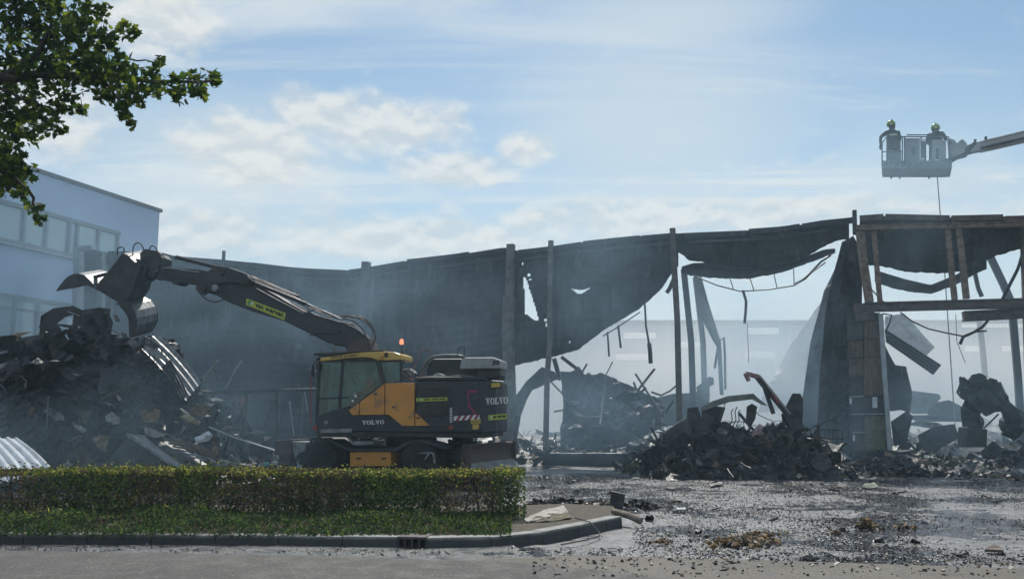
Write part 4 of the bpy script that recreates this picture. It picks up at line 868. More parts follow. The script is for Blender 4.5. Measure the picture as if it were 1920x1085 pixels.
erod('cylinder_barrel', (478, 531), (575, 570), 1.02, 3.6, DG2); erod('cylinder_rod', (572, 568), (640, 598), 1.02, 1.8, STEEL); erod('cylinder_barrel', (484, 525), (560, 557), 1.72, 3.6, DG2)
erod('cylinder_rod', (622, 646), (640, 668), 1.05, 2.6, STEEL); erod('cylinder_rod', (648, 640), (655, 668), 1.72, 2.6, STEEL); erod('cylinder_barrel', (640, 668), (668, 720), 1.05, 5, DG2); erod('cylinder_barrel', (655, 668), (672, 720), 1.72, 5, DG2)
for k, (dy, r_) in enumerate(((0, 1.2), (3, 1.0), (-3, 1.1))):
    etube('hydraulic_hose', [(470, 519 + dy), (500, 533 + dy), (540, 553 + dy), (585, 577 + dy), (630, 594 + dy * .6), (655, 594 - abs(dy)), (678, 597 + dy), (697, 613 + dy), (704, 632), (698, 650)], 1.2 + k * .16, r_, DG2)
etube('hydraulic_hose', [(545, 566), (590, 590), (630, 602), (665, 615), (688, 634)], 1.08, 1.2, DG2); etube('hydraulic_hose', [(640, 596), (660, 600), (680, 618), (690, 640)], 1.1, 1.3, DG2)
etube('hydraulic_hose', [(374, 549), (386, 560), (402, 566), (418, 561), (421, 548)], 1.05, 1.2, DG2); etube('hydraulic_hose', [(480, 540), (520, 562), (570, 588)], 1.06, .9, STEEL)
etube('hydraulic_hose', [(580, 629), (600, 624), (622, 626), (640, 620)], 1.08, 1.0, DG2); etube('hydraulic_hose', [(560, 570), (566, 560), (574, 570), (580, 583), (590, 580)], 1.1, 1.1, DG2)
etube('hydraulic_hose', [(292, 508), (312, 502), (340, 506), (372, 510)], 1.05, .9, STEEL); etube('hydraulic_hose', [(300, 515), (330, 520), (366, 524)], 1.05, .9, DG2)
owner_label([(461, 571), (533, 600), (536, 587), (462, 559)], EXM @ V((0, YB0, 0)), EY)
# clamshell grab
gw = EX_ * .06 + EY * .80 + V((0, 0, .22)); YG = .85
def gp(pp, y=YG): return [ex(a, b, y) for a, b in pp]
grab = thing_part = None
m_ = MB(); m_.prism(gp([(176, 541), (186, 527), (200, 511), (229, 474), (238, 478), (250, 490), (264, 500), (256, 520), (250, 540), (247, 550), (236, 566), (224, 569), (208, 560), (196, 552)]), gw * .92); grab = m_.build('clamshell_grab', DG2, exc, bevel=.03)
def shell(outer, chord, first):
    m_ = MB(); m_.mi = 0; o3 = gp(outer); c = sum(o3, V((0, 0, 0))) / len(o3)
    inn = [p + (c - p).normalized() * .035 for p in o3]
    for i in range(len(o3) - 1): m_.hexa([o3[i], o3[i + 1], inn[i + 1], inn[i], o3[i] + gw, o3[i + 1] + gw, inn[i + 1] + gw, inn[i] + gw])
    m_.mi = 1
    cp = gp(outer + chord); m_.prism([p - gw.normalized() * .03 for p in cp], gw.normalized() * .028); m_.prism([p + gw + gw.normalized() * .002 for p in cp], gw.normalized() * .028)
    for e0, e1 in (((o3[0], o3[1]),) if first else ((o3[-1], o3[-2]),)):
        td = (e0 - e1).normalized()
        for k in range(5):
            a = e0 + gw * ((k + .15) / 5); b = e0 + gw * ((k + .62) / 5); n_ = gw.cross(td).normalized() * .03
            m_.hexa([a - n_, b - n_, b + n_, a + n_, a.lerp(b, .3) + td * .12 - n_ * .2, a.lerp(b, .7) + td * .12 - n_ * .2, a.lerp(b, .7) + td * .12 + n_ * .2, a.lerp(b, .3) + td * .12 + n_ * .2])
    return m_.build('grab_shell', [WORN, DG2], grab)
shell([(106, 546), (111, 538), (118, 529), (126, 520), (136, 514), (148, 512), (160, 516), (170, 525), (176, 532)], [(180, 541), (166, 535), (150, 534), (130, 540)], False)
shell([(222, 569), (234, 565), (246, 572), (254, 583), (258, 596), (258, 610), (253, 624), (244, 634)], [(243, 612), (242, 597), (237, 587)], True)
for a, b in (((205, 512), (168, 522)), ((240, 540), (250, 572))):
    m_ = MB(); p, q = ex(*a, 1.1), ex(*b, 1.1); m_.tube([p, q], .05, 10); m_.build('grab_cylinder', DG2, grab)
for pp in ([(220, 478), (221, 466), (228, 463), (233, 468), (227, 480)], [(250, 486), (249, 470), (252, 459), (259, 455), (266, 460), (270, 470)], [(280, 468), (284, 461), (291, 463), (296, 472), (306, 480)], [(264, 505), (276, 512), (292, 510), (305, 498), (300, 478), (290, 470)], [(300, 480), (306, 492), (302, 506), (310, 512)], [(248, 490), (258, 497), (266, 492)]): etube('hydraulic_hose', pp, 1.05, 1.2, DG2)
m_ = MB(); m_.prism(gp([(242, 498), (250, 484), (266, 486), (276, 500), (270, 520), (252, 528)], 1.0), EY * .55); m_.build('rotator', DG2, exc, bevel=.03)
# undercarriage, slewed against the upper part
UC = EXM @ V((xz(745, 800).x, 1.25, 0)); UM = Matrix.Translation(UC) @ Matrix.Rotation(R(-23), 4, 'Z') @ Matrix.Translation((0, -1.25, 0)); UR = UM.to_3x3(); UY = UR @ V((0, 1, 0)); UXD = UR @ V((1, 0, 0))
def ux(px, py, y=0.): return on_plane(px, py, UM @ V((0, y, 0)), UY)
def up_(name, pp, y0, y1, mat, bevel=.015):
    m_ = MB(); m_.prism([ux(a, b, y0) for a, b in pp], UY * (y1 - y0)); return m_.build(name, mat, exc, bevel=bevel)
def wheel(c, r_):
    m_ = MB(); m_.lathe([(r_ * .52, .0), (r_ * .80, -.005), (r_ * .93, .03), (r_ * .97, .10), (r_ * .97, .36), (r_ * .93, .43), (r_ * .80, .465), (r_ * .52, .46)], c, UY, 36)
    for k in range(22):
        for s_ in (0, 1):
            a = (k + .5 * s_) * 2 * math.pi / 22; rd = UXD * math.cos(a) + V((0, 0, 1)) * math.sin(a); tg = UY.cross(rd); p = c + rd * r_ * .975 + UY * (.12 if s_ else .34)
            m_.bar(p - UY * .10 + tg * .02, p + UY * .10 - tg * .02, .07, .05, tg)
    wt = m_.build('wheel', RUB, exc)
    m_ = MB(); m_.lathe([(.0, .06), (r_ * .20, .05), (r_ * .22, .10), (r_ * .44, .13), (r_ * .50, .03), (r_ * .53, .02), (r_ * .53, .42), (0, .42)], c, UY, 28); m_.build('rim', STEEL, wt)
for px, py in ((597, 868), (783, 866)):
    c = ux(px, py, 0); r_ = .50; c.z = r_ + .01; wheel(c, r_); wheel(c + UY * 2.02, r_)
up_('chassis', [(548, 823), (600, 818), (650, 836), (860, 836), (880, 842), (880, 868), (850, 880), (740, 884), (650, 884), (560, 870)], .75, 1.75, DG2)
m_ = MB(); ca, cb = ux(700, 850, 1.25), ux(870, 850, 1.25); 
up_('fender', [(572, 838), (580, 829), (600, 823), (622, 823), (640, 833), (660, 840), (740, 840), (760, 828), (790, 824), (815, 830), (835, 842), (828, 843), (812, 835), (788, 830), (764, 834), (744, 846), (655, 846), (634, 838), (618, 829), (600, 829), (584, 834)], .0, .55, DG)
up_('fender', [(572, 838), (580, 829), (600, 823), (622, 823), (640, 833), (660, 840), (740, 840), (760, 828), (790, 824), (815, 830), (835, 842), (828, 843), (812, 835), (788, 830), (764, 834), (744, 846), (655, 846), (634, 838), (618, 829), (600, 829), (584, 834)], 1.95, 2.5, DG)
tb_ = up_('tool_box', [(656, 847), (732, 846), (733, 873), (656, 874)], .05, .6, YEL)
for px in (672, 719): up_('latch', [(px - 4, 858), (px + 4, 857), (px + 4, 860), (px - 4, 861)], .03, .05, DG2, 0)
up_('step_board', [(660, 831), (664, 826), (702, 827), (700, 833), (664, 834)], -.15, .3, STEEL, .004)
up_('step_board', [(594, 817), (596, 812), (650, 811), (654, 816), (664, 832), (660, 833), (648, 817)], .0, .25, GALV, .004)
ep('step_plate', [(600, 811), (602, 804), (660, 803), (660, 810)], .0, .3, STEEL, .004)
up_('ladder_rung', [(785, 848), (806, 847), (812, 848), (812, 850), (785, 850)], -.05, .05, STEEL, .002); up_('ladder_rail', [(810, 849), (813, 849), (816, 868), (813, 868)], -.05, .0, STEEL, .002); up_('ladder_rail', [(802, 850), (806, 849), (797, 862), (795, 860)], -.05, .0, STEEL, .002)
# front stabiliser and rear blade
m_ = MB(); m_.prism([ux(514, 825, -.05), ux(545, 823, -.05), ux(545, 851, -.05), ux(514, 853, -.05)], UY * 2.4); m_.build('stabiliser_beam', RUSTB, exc, bevel=.02)
m_ = MB(); m_.prism([ux(522, 852, .05), ux(544, 851, .05), ux(542, 892, .05), ux(524, 892, .05)], UY * .3); m_.build('stabiliser_leg', RUSTB, exc, bevel=.02)
m_ = MB(); p = ux(533, 892, .05); p.z = .09; m_.box(p + UY * .15, .55, .45, .05, UR); m_.build('stabiliser_foot', RUSTB, exc, bevel=.01)
m_ = MB(); m_.prism([ux(548, 827, .0), ux(575, 828, .0), (ux(572, 846, .0)), ux(560, 850, 0), ux(554, 862, .0), ux(549, 842, 0)], UY * .5); m_.build('stabiliser_bracket', STEEL, exc, bevel=.01)
bx0 = UM.inverted() @ ux(872, 850, 0); bX = bx0.x; P_ = []
for z, dx_ in ((.47, .08), (.56, .01), (.68, -.02), (.80, .0), (.91, .06)): P_.append([UM @ V((bX + dx_, y, z)) for y in (-.05, .6, 1.25, 1.9, 2.55)])
m_ = MB(); m_.grid(P_); bl = m_.build('blade', RUSTB, exc, thick=.05)
m_ = MB(); m_.hexa([UM @ V(q) for q in ((bX + .22, -.05, .32), (bX + .26, -.05, .32), (bX + .26, 2.55, .32), (bX + .22, 2.55, .32), (bX + .07, -.05, .50), (bX + .11, -.05, .50), (bX + .11, 2.55, .50), (bX + .07, 2.55, .50))]); m_.build('cutting_edge', pmat('worn_edge', (.13, .13, .135), (.22, .22, .225), .5, .3, 5, .003, 40), bl, bevel=.006)
for y in (-.05, 2.55):
    m_ = MB(); m_.prism([UM @ V((bX + dx_, y, z)) for dx_, z in ((-.10, .42), (.16, .42), (.14, .92), (-.05, .93))], UY * .04); m_.build('end_plate', RUSTB, bl)
for y in (.6, 1.9):
    m_ = MB(); m_.bar(UM @ V((bX - .05, y, .65)), UM @ V((bX - 1.2, y, .60)), .14, .2, UY); m_.build('blade_arm', DG2, exc)

# ================================================================== SCRAP HEAP, left
RID = [(-260, 720), (-120, 700), (0, 676), (35, 650), (70, 640), (95, 642), (140, 636), (160, 616), (200, 604), (222, 612), (245, 640), (266, 640), (290, 650), (330, 705), (370, 745), (420, 795), (480, 850), (545, 888), (600, 905)]
def heap_z(x, y, rid=RID, Y0=23., wf=3.3, wb=4.5):
    px = CX + x / Y0 * F * .985; zr = max(0, at(px, polyline(rid, px), Y0).z) if rid[0][0] < px < rid[-1][0] else 0
    t = (Y0 - y) / wf if y < Y0 else (y - Y0) / wb
    if t >= 1: return -.1
    k = (1 - t) ** .75
    return zr * k + .25 * noise.fractal(V((x * .9, y * .9, 1)), 1, 2, 4) * min(1, zr) * min(1, (1 - t) * 3) - .12
core = MB(); xs = [-22 + i * .22 for i in range(82)]; ys = [19.6 + j * .22 for j in range(36)]
core.grid([[V((x, y, heap_z(x, y) + .14 * noise.noise(V((x * 3, y * 3, 2))))) for x in xs] for y in ys]); 
def heap_pts(n, x0, x1, y0, y1, fz, fmin=.15):
    k = 0
    while k < n:
        x, y = rnd.uniform(x0, x1), rnd.uniform(y0, y1); z = fz(x, y); px = CX + x / y * F * .985
        if fz is heap_z and (62 < px < 168 and z > at(px, 668, y).z or 212 < px < 300 and y < 23.6 and z > at(px, 672, y).z): continue   # keep clear of the arched sheet and the grab
        if z > fmin: k += 1; yield V((x, y, z))
tag(core.build('scrap_heap', CHAR), 'dark heap of burnt scrap', kind='stuff')
MIX = {CHAR: 11, CHAR2: 3, FOIL: 1.0, TAN: .2, ASHW: .12, BROWN: .2, RUSTD: .5, MGREEN: .3}
class Wts(dict): pass
def rub(n, gen, smin, smax, mats, name, fine=True, kinds=('plate', 'stick', 'chunk', 'foil'), wts=(3, 2, 2, 4), tilt=1.3, lift=.0):
    mb = MB(); ml = list(mats); ws = [mats[m] for m in ml]
    for p in gen:
        s = smin + (smax - smin) * rnd.random() ** 2.2; k = rnd.choices(kinds, wts)[0]; mb.mi = rnd.choices(range(len(ml)), ws)[0]; M = rrot(tilt); p = p + V((0, 0, lift * s))
        if k == 'plate': jbox(mb, p, s * rnd.uniform(.6, 1.3), s * rnd.uniform(.4, .9), max(.008, s * .05), M, .35)
        elif k == 'stick': jbox(mb, p, min(1.2, s * rnd.uniform(1.2, 2.6)), max(.012, s * .09), max(.012, s * .08), M, .4)
        elif k == 'chunk': jbox(mb, p, s * .7, s * .55, s * .45, M, .5)
        else: foil(mb, p, s * rnd.uniform(.7, 1.3), M)
    return stuff(mb, name, ml)
rub(1500, heap_pts(1500, -20, -4.6, 19.7, 26, heap_z), .06, .5, MIX, 'scrap_rubble', wts=(2, 4, 1, 6))
rub(700, heap_pts(700, -19, -6, 20, 25, heap_z, .4), .35, 1.1, {CHAR: 9, CHAR2: 2, FOIL: .7, SHEET: 3, RUSTD: .4}, 'torn_sheets', wts=(1.5, 2.5, 0, 7), lift=.1)
LOWMIX = {CHAR: 7, CHAR2: 4, FOIL: 1.6, TAN: 1.6, ASHW: .8, BROWN: 1.2, MGREEN: .8, PLA: .5}
rub(900, (p for p in heap_pts(900, -16, -4.4, 19.7, 22, heap_z, -.05) if p.z < 1.7), .06, .38, LOWMIX, 'scrap_rubble')
# the bigger buckled sheets of the heap, each one by itself
for i in range(60):
    p = next(heap_pts(1, -17.5, -7, 20, 23.4, heap_z, .5)); s = rnd.uniform(.5, 1.7); M = rrot(1.1)
    pts = [M @ V((math.cos(a) * s * rnd.uniform(.4, .75), math.sin(a) * s * rnd.uniform(.25, .6), 0)) + p + V((0, -.1, .12)) for a in (.3, 1.2, 2.2, 3.1, 4.2, 5.3)]
    one(crumple(pts, .28, .16, 2.2, i + 20), 'buckled_sheet', rnd.choices([CHAR, CHAR2, FOIL, SHEET], (7, 1.5, .5, 3))[0], 'buckled black sheet metal scrap in the tall heap under the grab', 'scrap', 'buckled scrap in the heap under the grab', thick=.012)
for i in range(46):
    p = next(heap_pts(1, -17, -6, 20, 23.2, heap_z, .4)); m_ = MB(); dv = V((rnd.uniform(-1, 1), rnd.uniform(-.5, .3), rnd.uniform(-.6, .8))).normalized(); L = rnd.uniform(.6, 2.2)
    m_.tube([p - dv * L / 2 + V((0, -.1, .15)), p + V((0, -.15, .15 + rnd.uniform(-.1, .1))), p + dv * L / 2 + V((0, -.1, .12))], rnd.uniform(.012, .03), 6)
    one(m_, 'bent_rod', rnd.choice([CHAR2, STEEL, RUSTD, CHAR]), 'bent metal rod sticking out of the tall heap under the grab', 'rod', 'bent rods in the heap under the grab')
def piece(name, pp, Y, mat, label, amp=.06, seed=0, thick=.015, cat='scrap', res=.16, freq=1.6, edge=.4):
    return one(crumple([at(p[0], p[1], Y + (p[2] if len(p) > 2 else 0)) for p in pp], amp, res, freq, seed, edge), name, mat, label, cat, None, thick=thick)
def stick(name, pp, Y, rpx, mat, label, cat='rod'):
    m_ = MB(); pts = [at(p[0], p[1], Y + (p[2] if len(p) > 2 else 0)) for p in pp]; m_.tube(pts, rpx * Y / F, 7); return one(m_, name, mat, label, cat)
piece('arched_sheet', [(74, 628), (76, 592), (100, 578), (138, 573), (156, 582), (157, 594), (146, 612), (140, 630), (128, 632), (136, 606), (138, 590), (122, 594), (108, 606), (116, 618), (108, 630)], 22.6, CHAR, 'black sheet arching over a gap at the top of the heap', .03, 2, res=.1)
piece('crushed_drum', [(158, 582), (186, 576), (207, 578), (208, 592), (214, 604), (206, 640), (170, 640), (150, 622)], 22.4, CHAR, 'crushed black drum at the very top of the heap beside the grab', .2, 3)
piece('collar_sheet', [(36, 634), (70, 628), (120, 626), (128, 640), (120, 662), (80, 672), (46, 668)], 22.2, CHAR2, 'dark folded sheet at the left shoulder of the heap', .16, 4)
piece('metal_strip', [(212, 588), (222, 592), (226, 604), (216, 602)], 22.1, FOIL, 'small bright strip beside the lower grab shell', .05, 5)
piece('orange_sheet', [(-40, 660), (0, 642), (30, 624), (60, 622), (36, 630), (34, 650), (0, 664), (-40, 680)], 22.8, pmat('scorched_orange', (.22, .13, .06), (.32, .22, .13), .8, 0, 3, .004, 30, c3=(.4, .36, .3)), 'orange brown sheet at the left edge of the heap', .08, 6)
piece('pale_rag', [(-30, 668), (20, 654), (36, 660), (34, 690), (14, 700), (-30, 712)], 22.4, PLA, 'pale blue grey wrapping under the orange sheet', .15, 7)
piece('white_rag', [(0, 682), (12, 678), (18, 688), (8, 704), (-4, 706)], 22.0, ASHW, 'small white crumpled rag at the left edge of the heap', .08, 8)
def ribbed(c00, c10, c11, c01, n, amp, wid=.3):
    m_ = MB(); P_ = []; nn = (c10 - c00).cross(c01 - c00).normalized(); N_ = n * 6
    for i in range(N_ + 1):
        u = i / N_; ph = (u * n) % 1; o = amp if ph < wid else 0
        P_.append([c00.lerp(c10, u).lerp(c01.lerp(c11, u), v) + nn * (o - .10 * math.sin(v * 2.6)) for v in (0, .15, .3, .45, .6, .75, .9, 1)])
    m_.grid(P_); return m_
one(ribbed(at(-70, 822, 19.2), at(30, 822, 19.2), at(104, 892, 17.6), at(-10, 912, 17.4), 6, -.045), 'ribbed_roof_sheet', WHITE, 'bright white ribbed roofing sheet at the lower left behind the hedge', 'sheet', thick=.012)
one(ribbed(at(258, 652, 22.2), at(292, 628, 23), at(374, 722, 22.4), at(345, 758, 21.4), 4, -.06), 'ribbed_roof_sheet', STEEL, 'long ribbed steel sheet sliding down the right flank of the heap', 'sheet', thick=.012)
one(ribbed(at(300, 690, 21.7), at(318, 676, 22), at(350, 745, 21.6), at(338, 752, 21.2), 3, -.05), 'ribbed_roof_sheet', CHAR2, 'short dark ribbed sheet under the long ribbed steel sheet', 'sheet', thick=.012)
piece('bright_scrap', [(240, 640), (258, 630), (276, 632), (300, 648), (296, 656), (268, 652), (252, 660)], 21.6, FOIL, 'bright crumpled metal just under the lower grab shell', .14, 9, freq=4)
piece('metal_strip', [(272, 646), (312, 668), (308, 676), (268, 656)], 21.5, STEEL, 'flat steel strip on the right shoulder of the heap', .04, 10)
# upturned black lid with a pale top
lid = thing('upturned_box', 'upturned black box with a pale grey lid in front of the heap', 'box', at(270, 895, 19.8))
a, b, c, d_ = at(176, 892, 19.5), at(240, 818, 19.8), at(330, 880, 19.3), at(324, 897, 19.3)
m_ = MB(); m_.prism([a, d_, c, b], V((.35, 1.0, .05))); m_.build('body', CHAR, lid, bevel=.02)
m_ = MB(); up3 = V((0, -.03, .03)); m_.prism([b + up3, c + up3, at(355, 873, 20.1) + up3, at(306, 823, 20.9) + up3], V((0, .0, .035))); m_.build('lid', pmat('pale_lid', (.17, .18, .18), (.27, .275, .27), .5, .1, 3, .004, 30, c3=(.08, .08, .075)), lid, bevel=.01)
m_ = MB(); m_.bar(b + up3 * 2, c + up3 * 2, .05, .04, V((0, 0, 1))); m_.build('lid_edge', STEEL, lid)
for i, (pp, Y, mt, lab, cat) in enumerate((
    ([(80, 770), (96, 764), (118, 778), (122, 790), (104, 788)], 20.4, PLA, 'grey flat scrap on the left face of the heap', 'scrap'),
    ([(134, 792), (150, 796), (164, 806), (158, 812), (140, 800)], 20.2, ASHW, 'pale curled scrap low on the heap, left of the tan crumple', 'scrap'),
    ([(174, 822), (190, 814), (206, 818), (214, 836), (200, 848), (184, 838)], 20.0, TAN, 'tan crumpled cardboard low in the middle of the heap', 'cardboard'),
    ([(196, 780), (210, 772), (224, 782), (222, 794), (200, 796)], 20.5, ASHW, 'whitish crumpled paper in the middle of the heap', 'paper'),
    ([(262, 772), (282, 764), (304, 770), (296, 790), (270, 792)], 20.6, TAN, 'scorched tan board above the upturned box', 'board'),
    ([(270, 800), (292, 806), (310, 816), (290, 820), (272, 814)], 20.3, ASHW, 'pale torn board just behind the upturned box', 'board'),
    ([(356, 768), (372, 758), (390, 760), (396, 772), (380, 780), (360, 778)], 21.0, TAN, 'tan crumpled carton on the right slope of the heap', 'carton'),
    ([(338, 780), (352, 776), (378, 790), (372, 796), (350, 790)], 20.8, pmat('straw_board', (.26, .23, .13), (.38, .34, .22), .85, 0, 4), 'straw coloured strip below the tan crumpled carton', 'board'),
    ([(366, 820), (392, 808), (400, 816), (392, 826), (370, 830)], 20.2, WHITE, 'small white ridged board on the low rubble by the pole', 'board'),
    ([(396, 826), (408, 836), (412, 856), (402, 852)], 20.2, TAN, 'narrow tan strip standing beside the white ridged board', 'board'),
    ([(404, 872), (420, 864), (430, 876), (426, 890), (408, 890)], 19.4, PLA, 'grey plastic bundle just behind the hedge right of the box', 'bag'),
    ([(410, 858), (430, 862), (456, 872), (480, 880), (474, 884), (440, 876), (412, 866)], 19.8, pmat('pale_lath', (.24, .23, .18), (.34, .33, .27), .8, 0, 5), 'pale bent lath lying over the low rubble', 'lath'),
    ([(460, 810), (482, 806), (500, 809), (484, 816)], 22, PLA, 'thin pale tray on the rubble left of the excavator', 'tray'),
    ([(495, 868), (502, 864), (508, 870), (498, 874)], 19.6, BLUE, 'small turquoise plastic scrap behind the hedge left of the stabiliser', 'plastic'),
    ([(508, 866), (522, 863), (518, 870), (508, 871)], 19.8, WHITE, 'small white scrap beside the turquoise plastic', 'scrap'),
    ([(100, 888), (124, 862), (132, 872), (112, 892)], 19.0, PLA, 'grey sliver lying right of the white ribbed roofing', 'scrap'),
    ([(0, 772), (16, 774), (12, 782), (-6, 782)], 20.6, TAN, 'small tan scrap at the left border low on the heap', 'scrap'))):
    piece(['scrap_piece', 'scrap_piece', 'cardboard', 'paper', 'board', 'board', 'carton', 'board', 'board', 'board', 'bag', 'lath', 'tray', 'plastic_scrap', 'scrap_piece', 'scrap_piece', 'scrap_piece'][i], pp, Y, mt, lab, .10, 30 + i, .012, cat, .12, 4)
for i in range(7):
    y0 = 826 + i * 6; stick('lath', [(300 + i * 8, y0 - 8), (350 + i * 8, y0 + 2), (400 + i * 6, y0 + 22)], 20.1 - i * .06, rnd.uniform(1, 2.2), rnd.choice([CHAR2, BROWN, STEEL, RUSTD]), 'dark bent lath in the low rubble right of the upturned box', 'lath')['group'] = 'bent laths right of the upturned box'
stick('pole', [(392, 800), (440, 820), (515, 844)], 20.6, 1.8, GALV, 'long pale pole sloping down towards the stabiliser', 'pole')
stick('pole', [(368, 742), (384, 705), (409, 675)], 25, 1.9, pmat('yellowish_steel', (.30, .30, .24), (.4, .4, .33), .6), 'bent pale pole standing up at the right of the heap', 'pole'); stick('pole', [(424, 728), (441, 694), (454, 676)], 26, 1.9, GALV, 'straight pale pole leaning right beside the bent one', 'pole'); stick('pole', [(412, 724), (402, 692)], 26, 1.2, CHAR2, 'short dark pole between the two pale leaning poles', 'pole')
m_ = MB(); m_.prism([at(398, 802, 24), at(431, 795, 24), at(434, 764, 24), at(401, 766, 24)], V((0, .05, 0))); one(m_, 'white_board', pmat('dull_white_board', (.45, .47, .49), (.52, .54, .55), .6), 'dull white rectangular board standing behind the rubble', 'board', bevel=.008)
# rack and trestles in the shade of the wall
rk = thing('storage_rack', 'dark steel rack frame along the burnt wall behind the pale poles', 'rack', at(470, 860, 27))
for a, b in (((400, 736), (600, 730)), ((400, 736), (402, 850)), ((462, 738), (460, 850)), ((520, 735), (520, 850))):
    m_ = MB(); m_.bar(at(*a, 27), at(*b, 27), .12, .10, V((0, 1, 0))); m_.build('frame_bar', CHAR2, rk)
for i, (a, b, Y, mt, lab) in enumerate((((520, 738), (494, 802), 25, CHAR2, 'thin dark trestle leg furthest left by the cab'), ((541, 742), (514, 826), 25, CHAR2, 'dark trestle leg second from the left by the cab'), ((543, 752), (551, 818), 24.5, GALV, 'bright trestle leg in front of the cab'), ((561, 768), (553, 800), 25, STEEL, 'short grey trestle leg behind the bright one'), ((568, 740), (565, 815), 25, STEEL, 'upright grey trestle leg nearest the cab'), ((571, 735), (577, 772), 25, GALV, 'pale brace at the front of the cab'), ((530, 729), (592, 728), 25, STEEL, 'grey rail running level to the front of the cab'))):
    stick('trestle_leg' if i < 6 else 'rail', [a, b], Y, 1.6 if i == 2 else 1.1, mt, lab, 'trestle')
piece('hung_coat', [(446, 746), (452, 742), (460, 746), (458, 760), (462, 800), (448, 812), (446, 780)], 26, MGREEN, 'mossy rag hanging from the dark rack', .1, 60); piece('red_rag', [(446, 748), (456, 744), (460, 752), (450, 758)], 25.8, PINK, 'small reddish rag at the top of the mossy rag', .05, 61)
for i, (px, py, r_, mt) in enumerate(((455, 625, 9, CHAR2), (528, 648, 16, CHAR2), (560, 650, 9, SHEET2), (590, 690, 11, PLA))):
    c = fac(px, py, -.25); piece('peeled_patch', [(px + math.cos(a) * r_ * rnd.uniform(.6, 1.2), py + math.sin(a) * r_ * .7 * rnd.uniform(.6, 1.2)) for a in (0, .9, 1.9, 3, 4, 5.2)], c.y, mt, ['small peeled patch high on the burnt wall', 'broad peeled patch on the burnt wall left of the boom foot', 'peeled patch right of the broad one on the burnt wall', 'pale patch on the burnt wall just left of the cab roof'][i], .08, 70 + i)

# ================================================================== RUIN RUBBLE, centre and right
def band_z(x, y):                              # rubble lying inside and in front of the ruin
    f_ = (V((x, y, 0)) - FQ).dot(FN)
    px = CX + x / y * F
    h = .0
    if f_ > (-3.2 if px > 1180 else -.6): h = .55 * max(0, min(1, (f_ + 3.2) / 2.5)) + .35 * max(0, min(1, f_ / 6))
    h *= .75 + .7 * noise.noise(V((x * .5, y * .5, 7)))
    if px < 1180: h *= .8
    return h - .08
xs = [-3 + i * .3 for i in range(90)]; ys = [22.4 + j * .3 for j in range(60)]
core = MB(); core.grid([[V((x, y, band_z(x, y) + .07 * noise.noise(V((x * 3, y * 3, 2))))) for x in xs] for y in ys]); tag(core.build('rubble_field', CHAR), 'black rubble covering the floor of the ruin', kind='stuff')
RMIX = {CHAR: 8, CHAR2: 4, FOIL: 1., TAN: .9, ASHW: .9, BROWN: .8, MGREEN: .7, PLA: .4, PINK: .25}
def gen_front(n):
    k = 0
    while k < n:
        s, f_ = rnd.uniform(-9, 13), -3.3 + 4.6 * rnd.random() ** 1.3; p = FQ + FD * s + FN * f_
        if CX + p.x / p.y * F < 1150: continue
        z = band_z(p.x, p.y); k += 1; p.z = max(0, z); yield p
rub(7000, gen_front(7000), .04, .26, RMIX, 'front_rubble', wts=(2, 3, 1.5, 5), tilt=1.0, lift=.12)
def gen_in(n):
    k = 0
    while k < n:
        p = FQ + FD * rnd.uniform(-14, 14) + FN * (-.4 + 16 * rnd.random() ** 1.6); p.z = max(0, band_z(p.x, p.y)); k += 1; yield p
rub(2600, gen_in(2600), .08, .8, {CHAR: 8, CHAR2: 5, TAN: 1.2, ASHW: .7, BROWN: 1, MGREEN: 1, PLA: .5}, 'inner_rubble', tilt=1.0)
def tangle(name, gen, n, L0, L1, r0, r1, mats):     # wires, conduits and straps sprung out of the wreck
    mb = MB()
    for p in gen:
        dv = V((rnd.uniform(-1, 1), rnd.uniform(-1, .4), rnd.uniform(-.3, 1))).normalized(); L = rnd.uniform(L0, L1); pts = [p + V((0, -.05, .02))]; mb.mi = rnd.choices(range(len(mats)), [6, 3, 1][:len(mats)])[0]
        for k in range(6):
            dv = (dv + V((rnd.uniform(-.6, .6), rnd.uniform(-.5, .4), rnd.uniform(-.75, .45)))).normalized(); pts.append(pts[-1] + dv * L / 6)
        mb.tube(pts, rnd.uniform(r0, r1), 5)
    return stuff(mb, name, mats)
tangle('tangled_wire', heap_pts(240, -18, -5.5, 19.9, 23.4, heap_z, .2), 240, .5, 1.8, .006, .02, [CHAR, CHAR2, STEEL])
# the mound of burnt contents in front of the opening
RID2 = [(1165, 892), (1200, 868), (1225, 842), (1262, 820), (1290, 814), (1330, 812), (1365, 810), (1420, 808), (1460, 800), (1490, 806), (1506, 826), (1520, 842), (1560, 868), (1590, 880), (1640, 884), (1660, 895)]
Y2 = 24.3
hz2 = lambda x, y: heap_z(x, y, RID2, Y2, 1.9, 2.6)
core = MB(); xs = [2.6 + i * .15 for i in range(56)]; ys = [22.2 + j * .15 for j in range(32)]
core.grid([[V((x, y, hz2(x, y) + .1 * noise.noise(V((x * 4, y * 4, 2))))) for x in xs] for y in ys]); tag(core.build('burnt_mound', CHAR), 'mound of burnt goods in front of the opening', kind='stuff')
rub(1900, heap_pts(1900, 2.7, 10.6, 22.3, 26.5, hz2, -.02), .04, .34, RMIX, 'mound_rubble', wts=(2, 3, 1.5, 6))
rub(260, heap_pts(260, 3.6, 9.6, 22.5, 26, hz2, .2), .3, .8, {CHAR: 8, CHAR2: 3, SHEET: 3, FOIL: .6}, 'torn_sheets', wts=(1, 3, 0, 7), lift=.15)
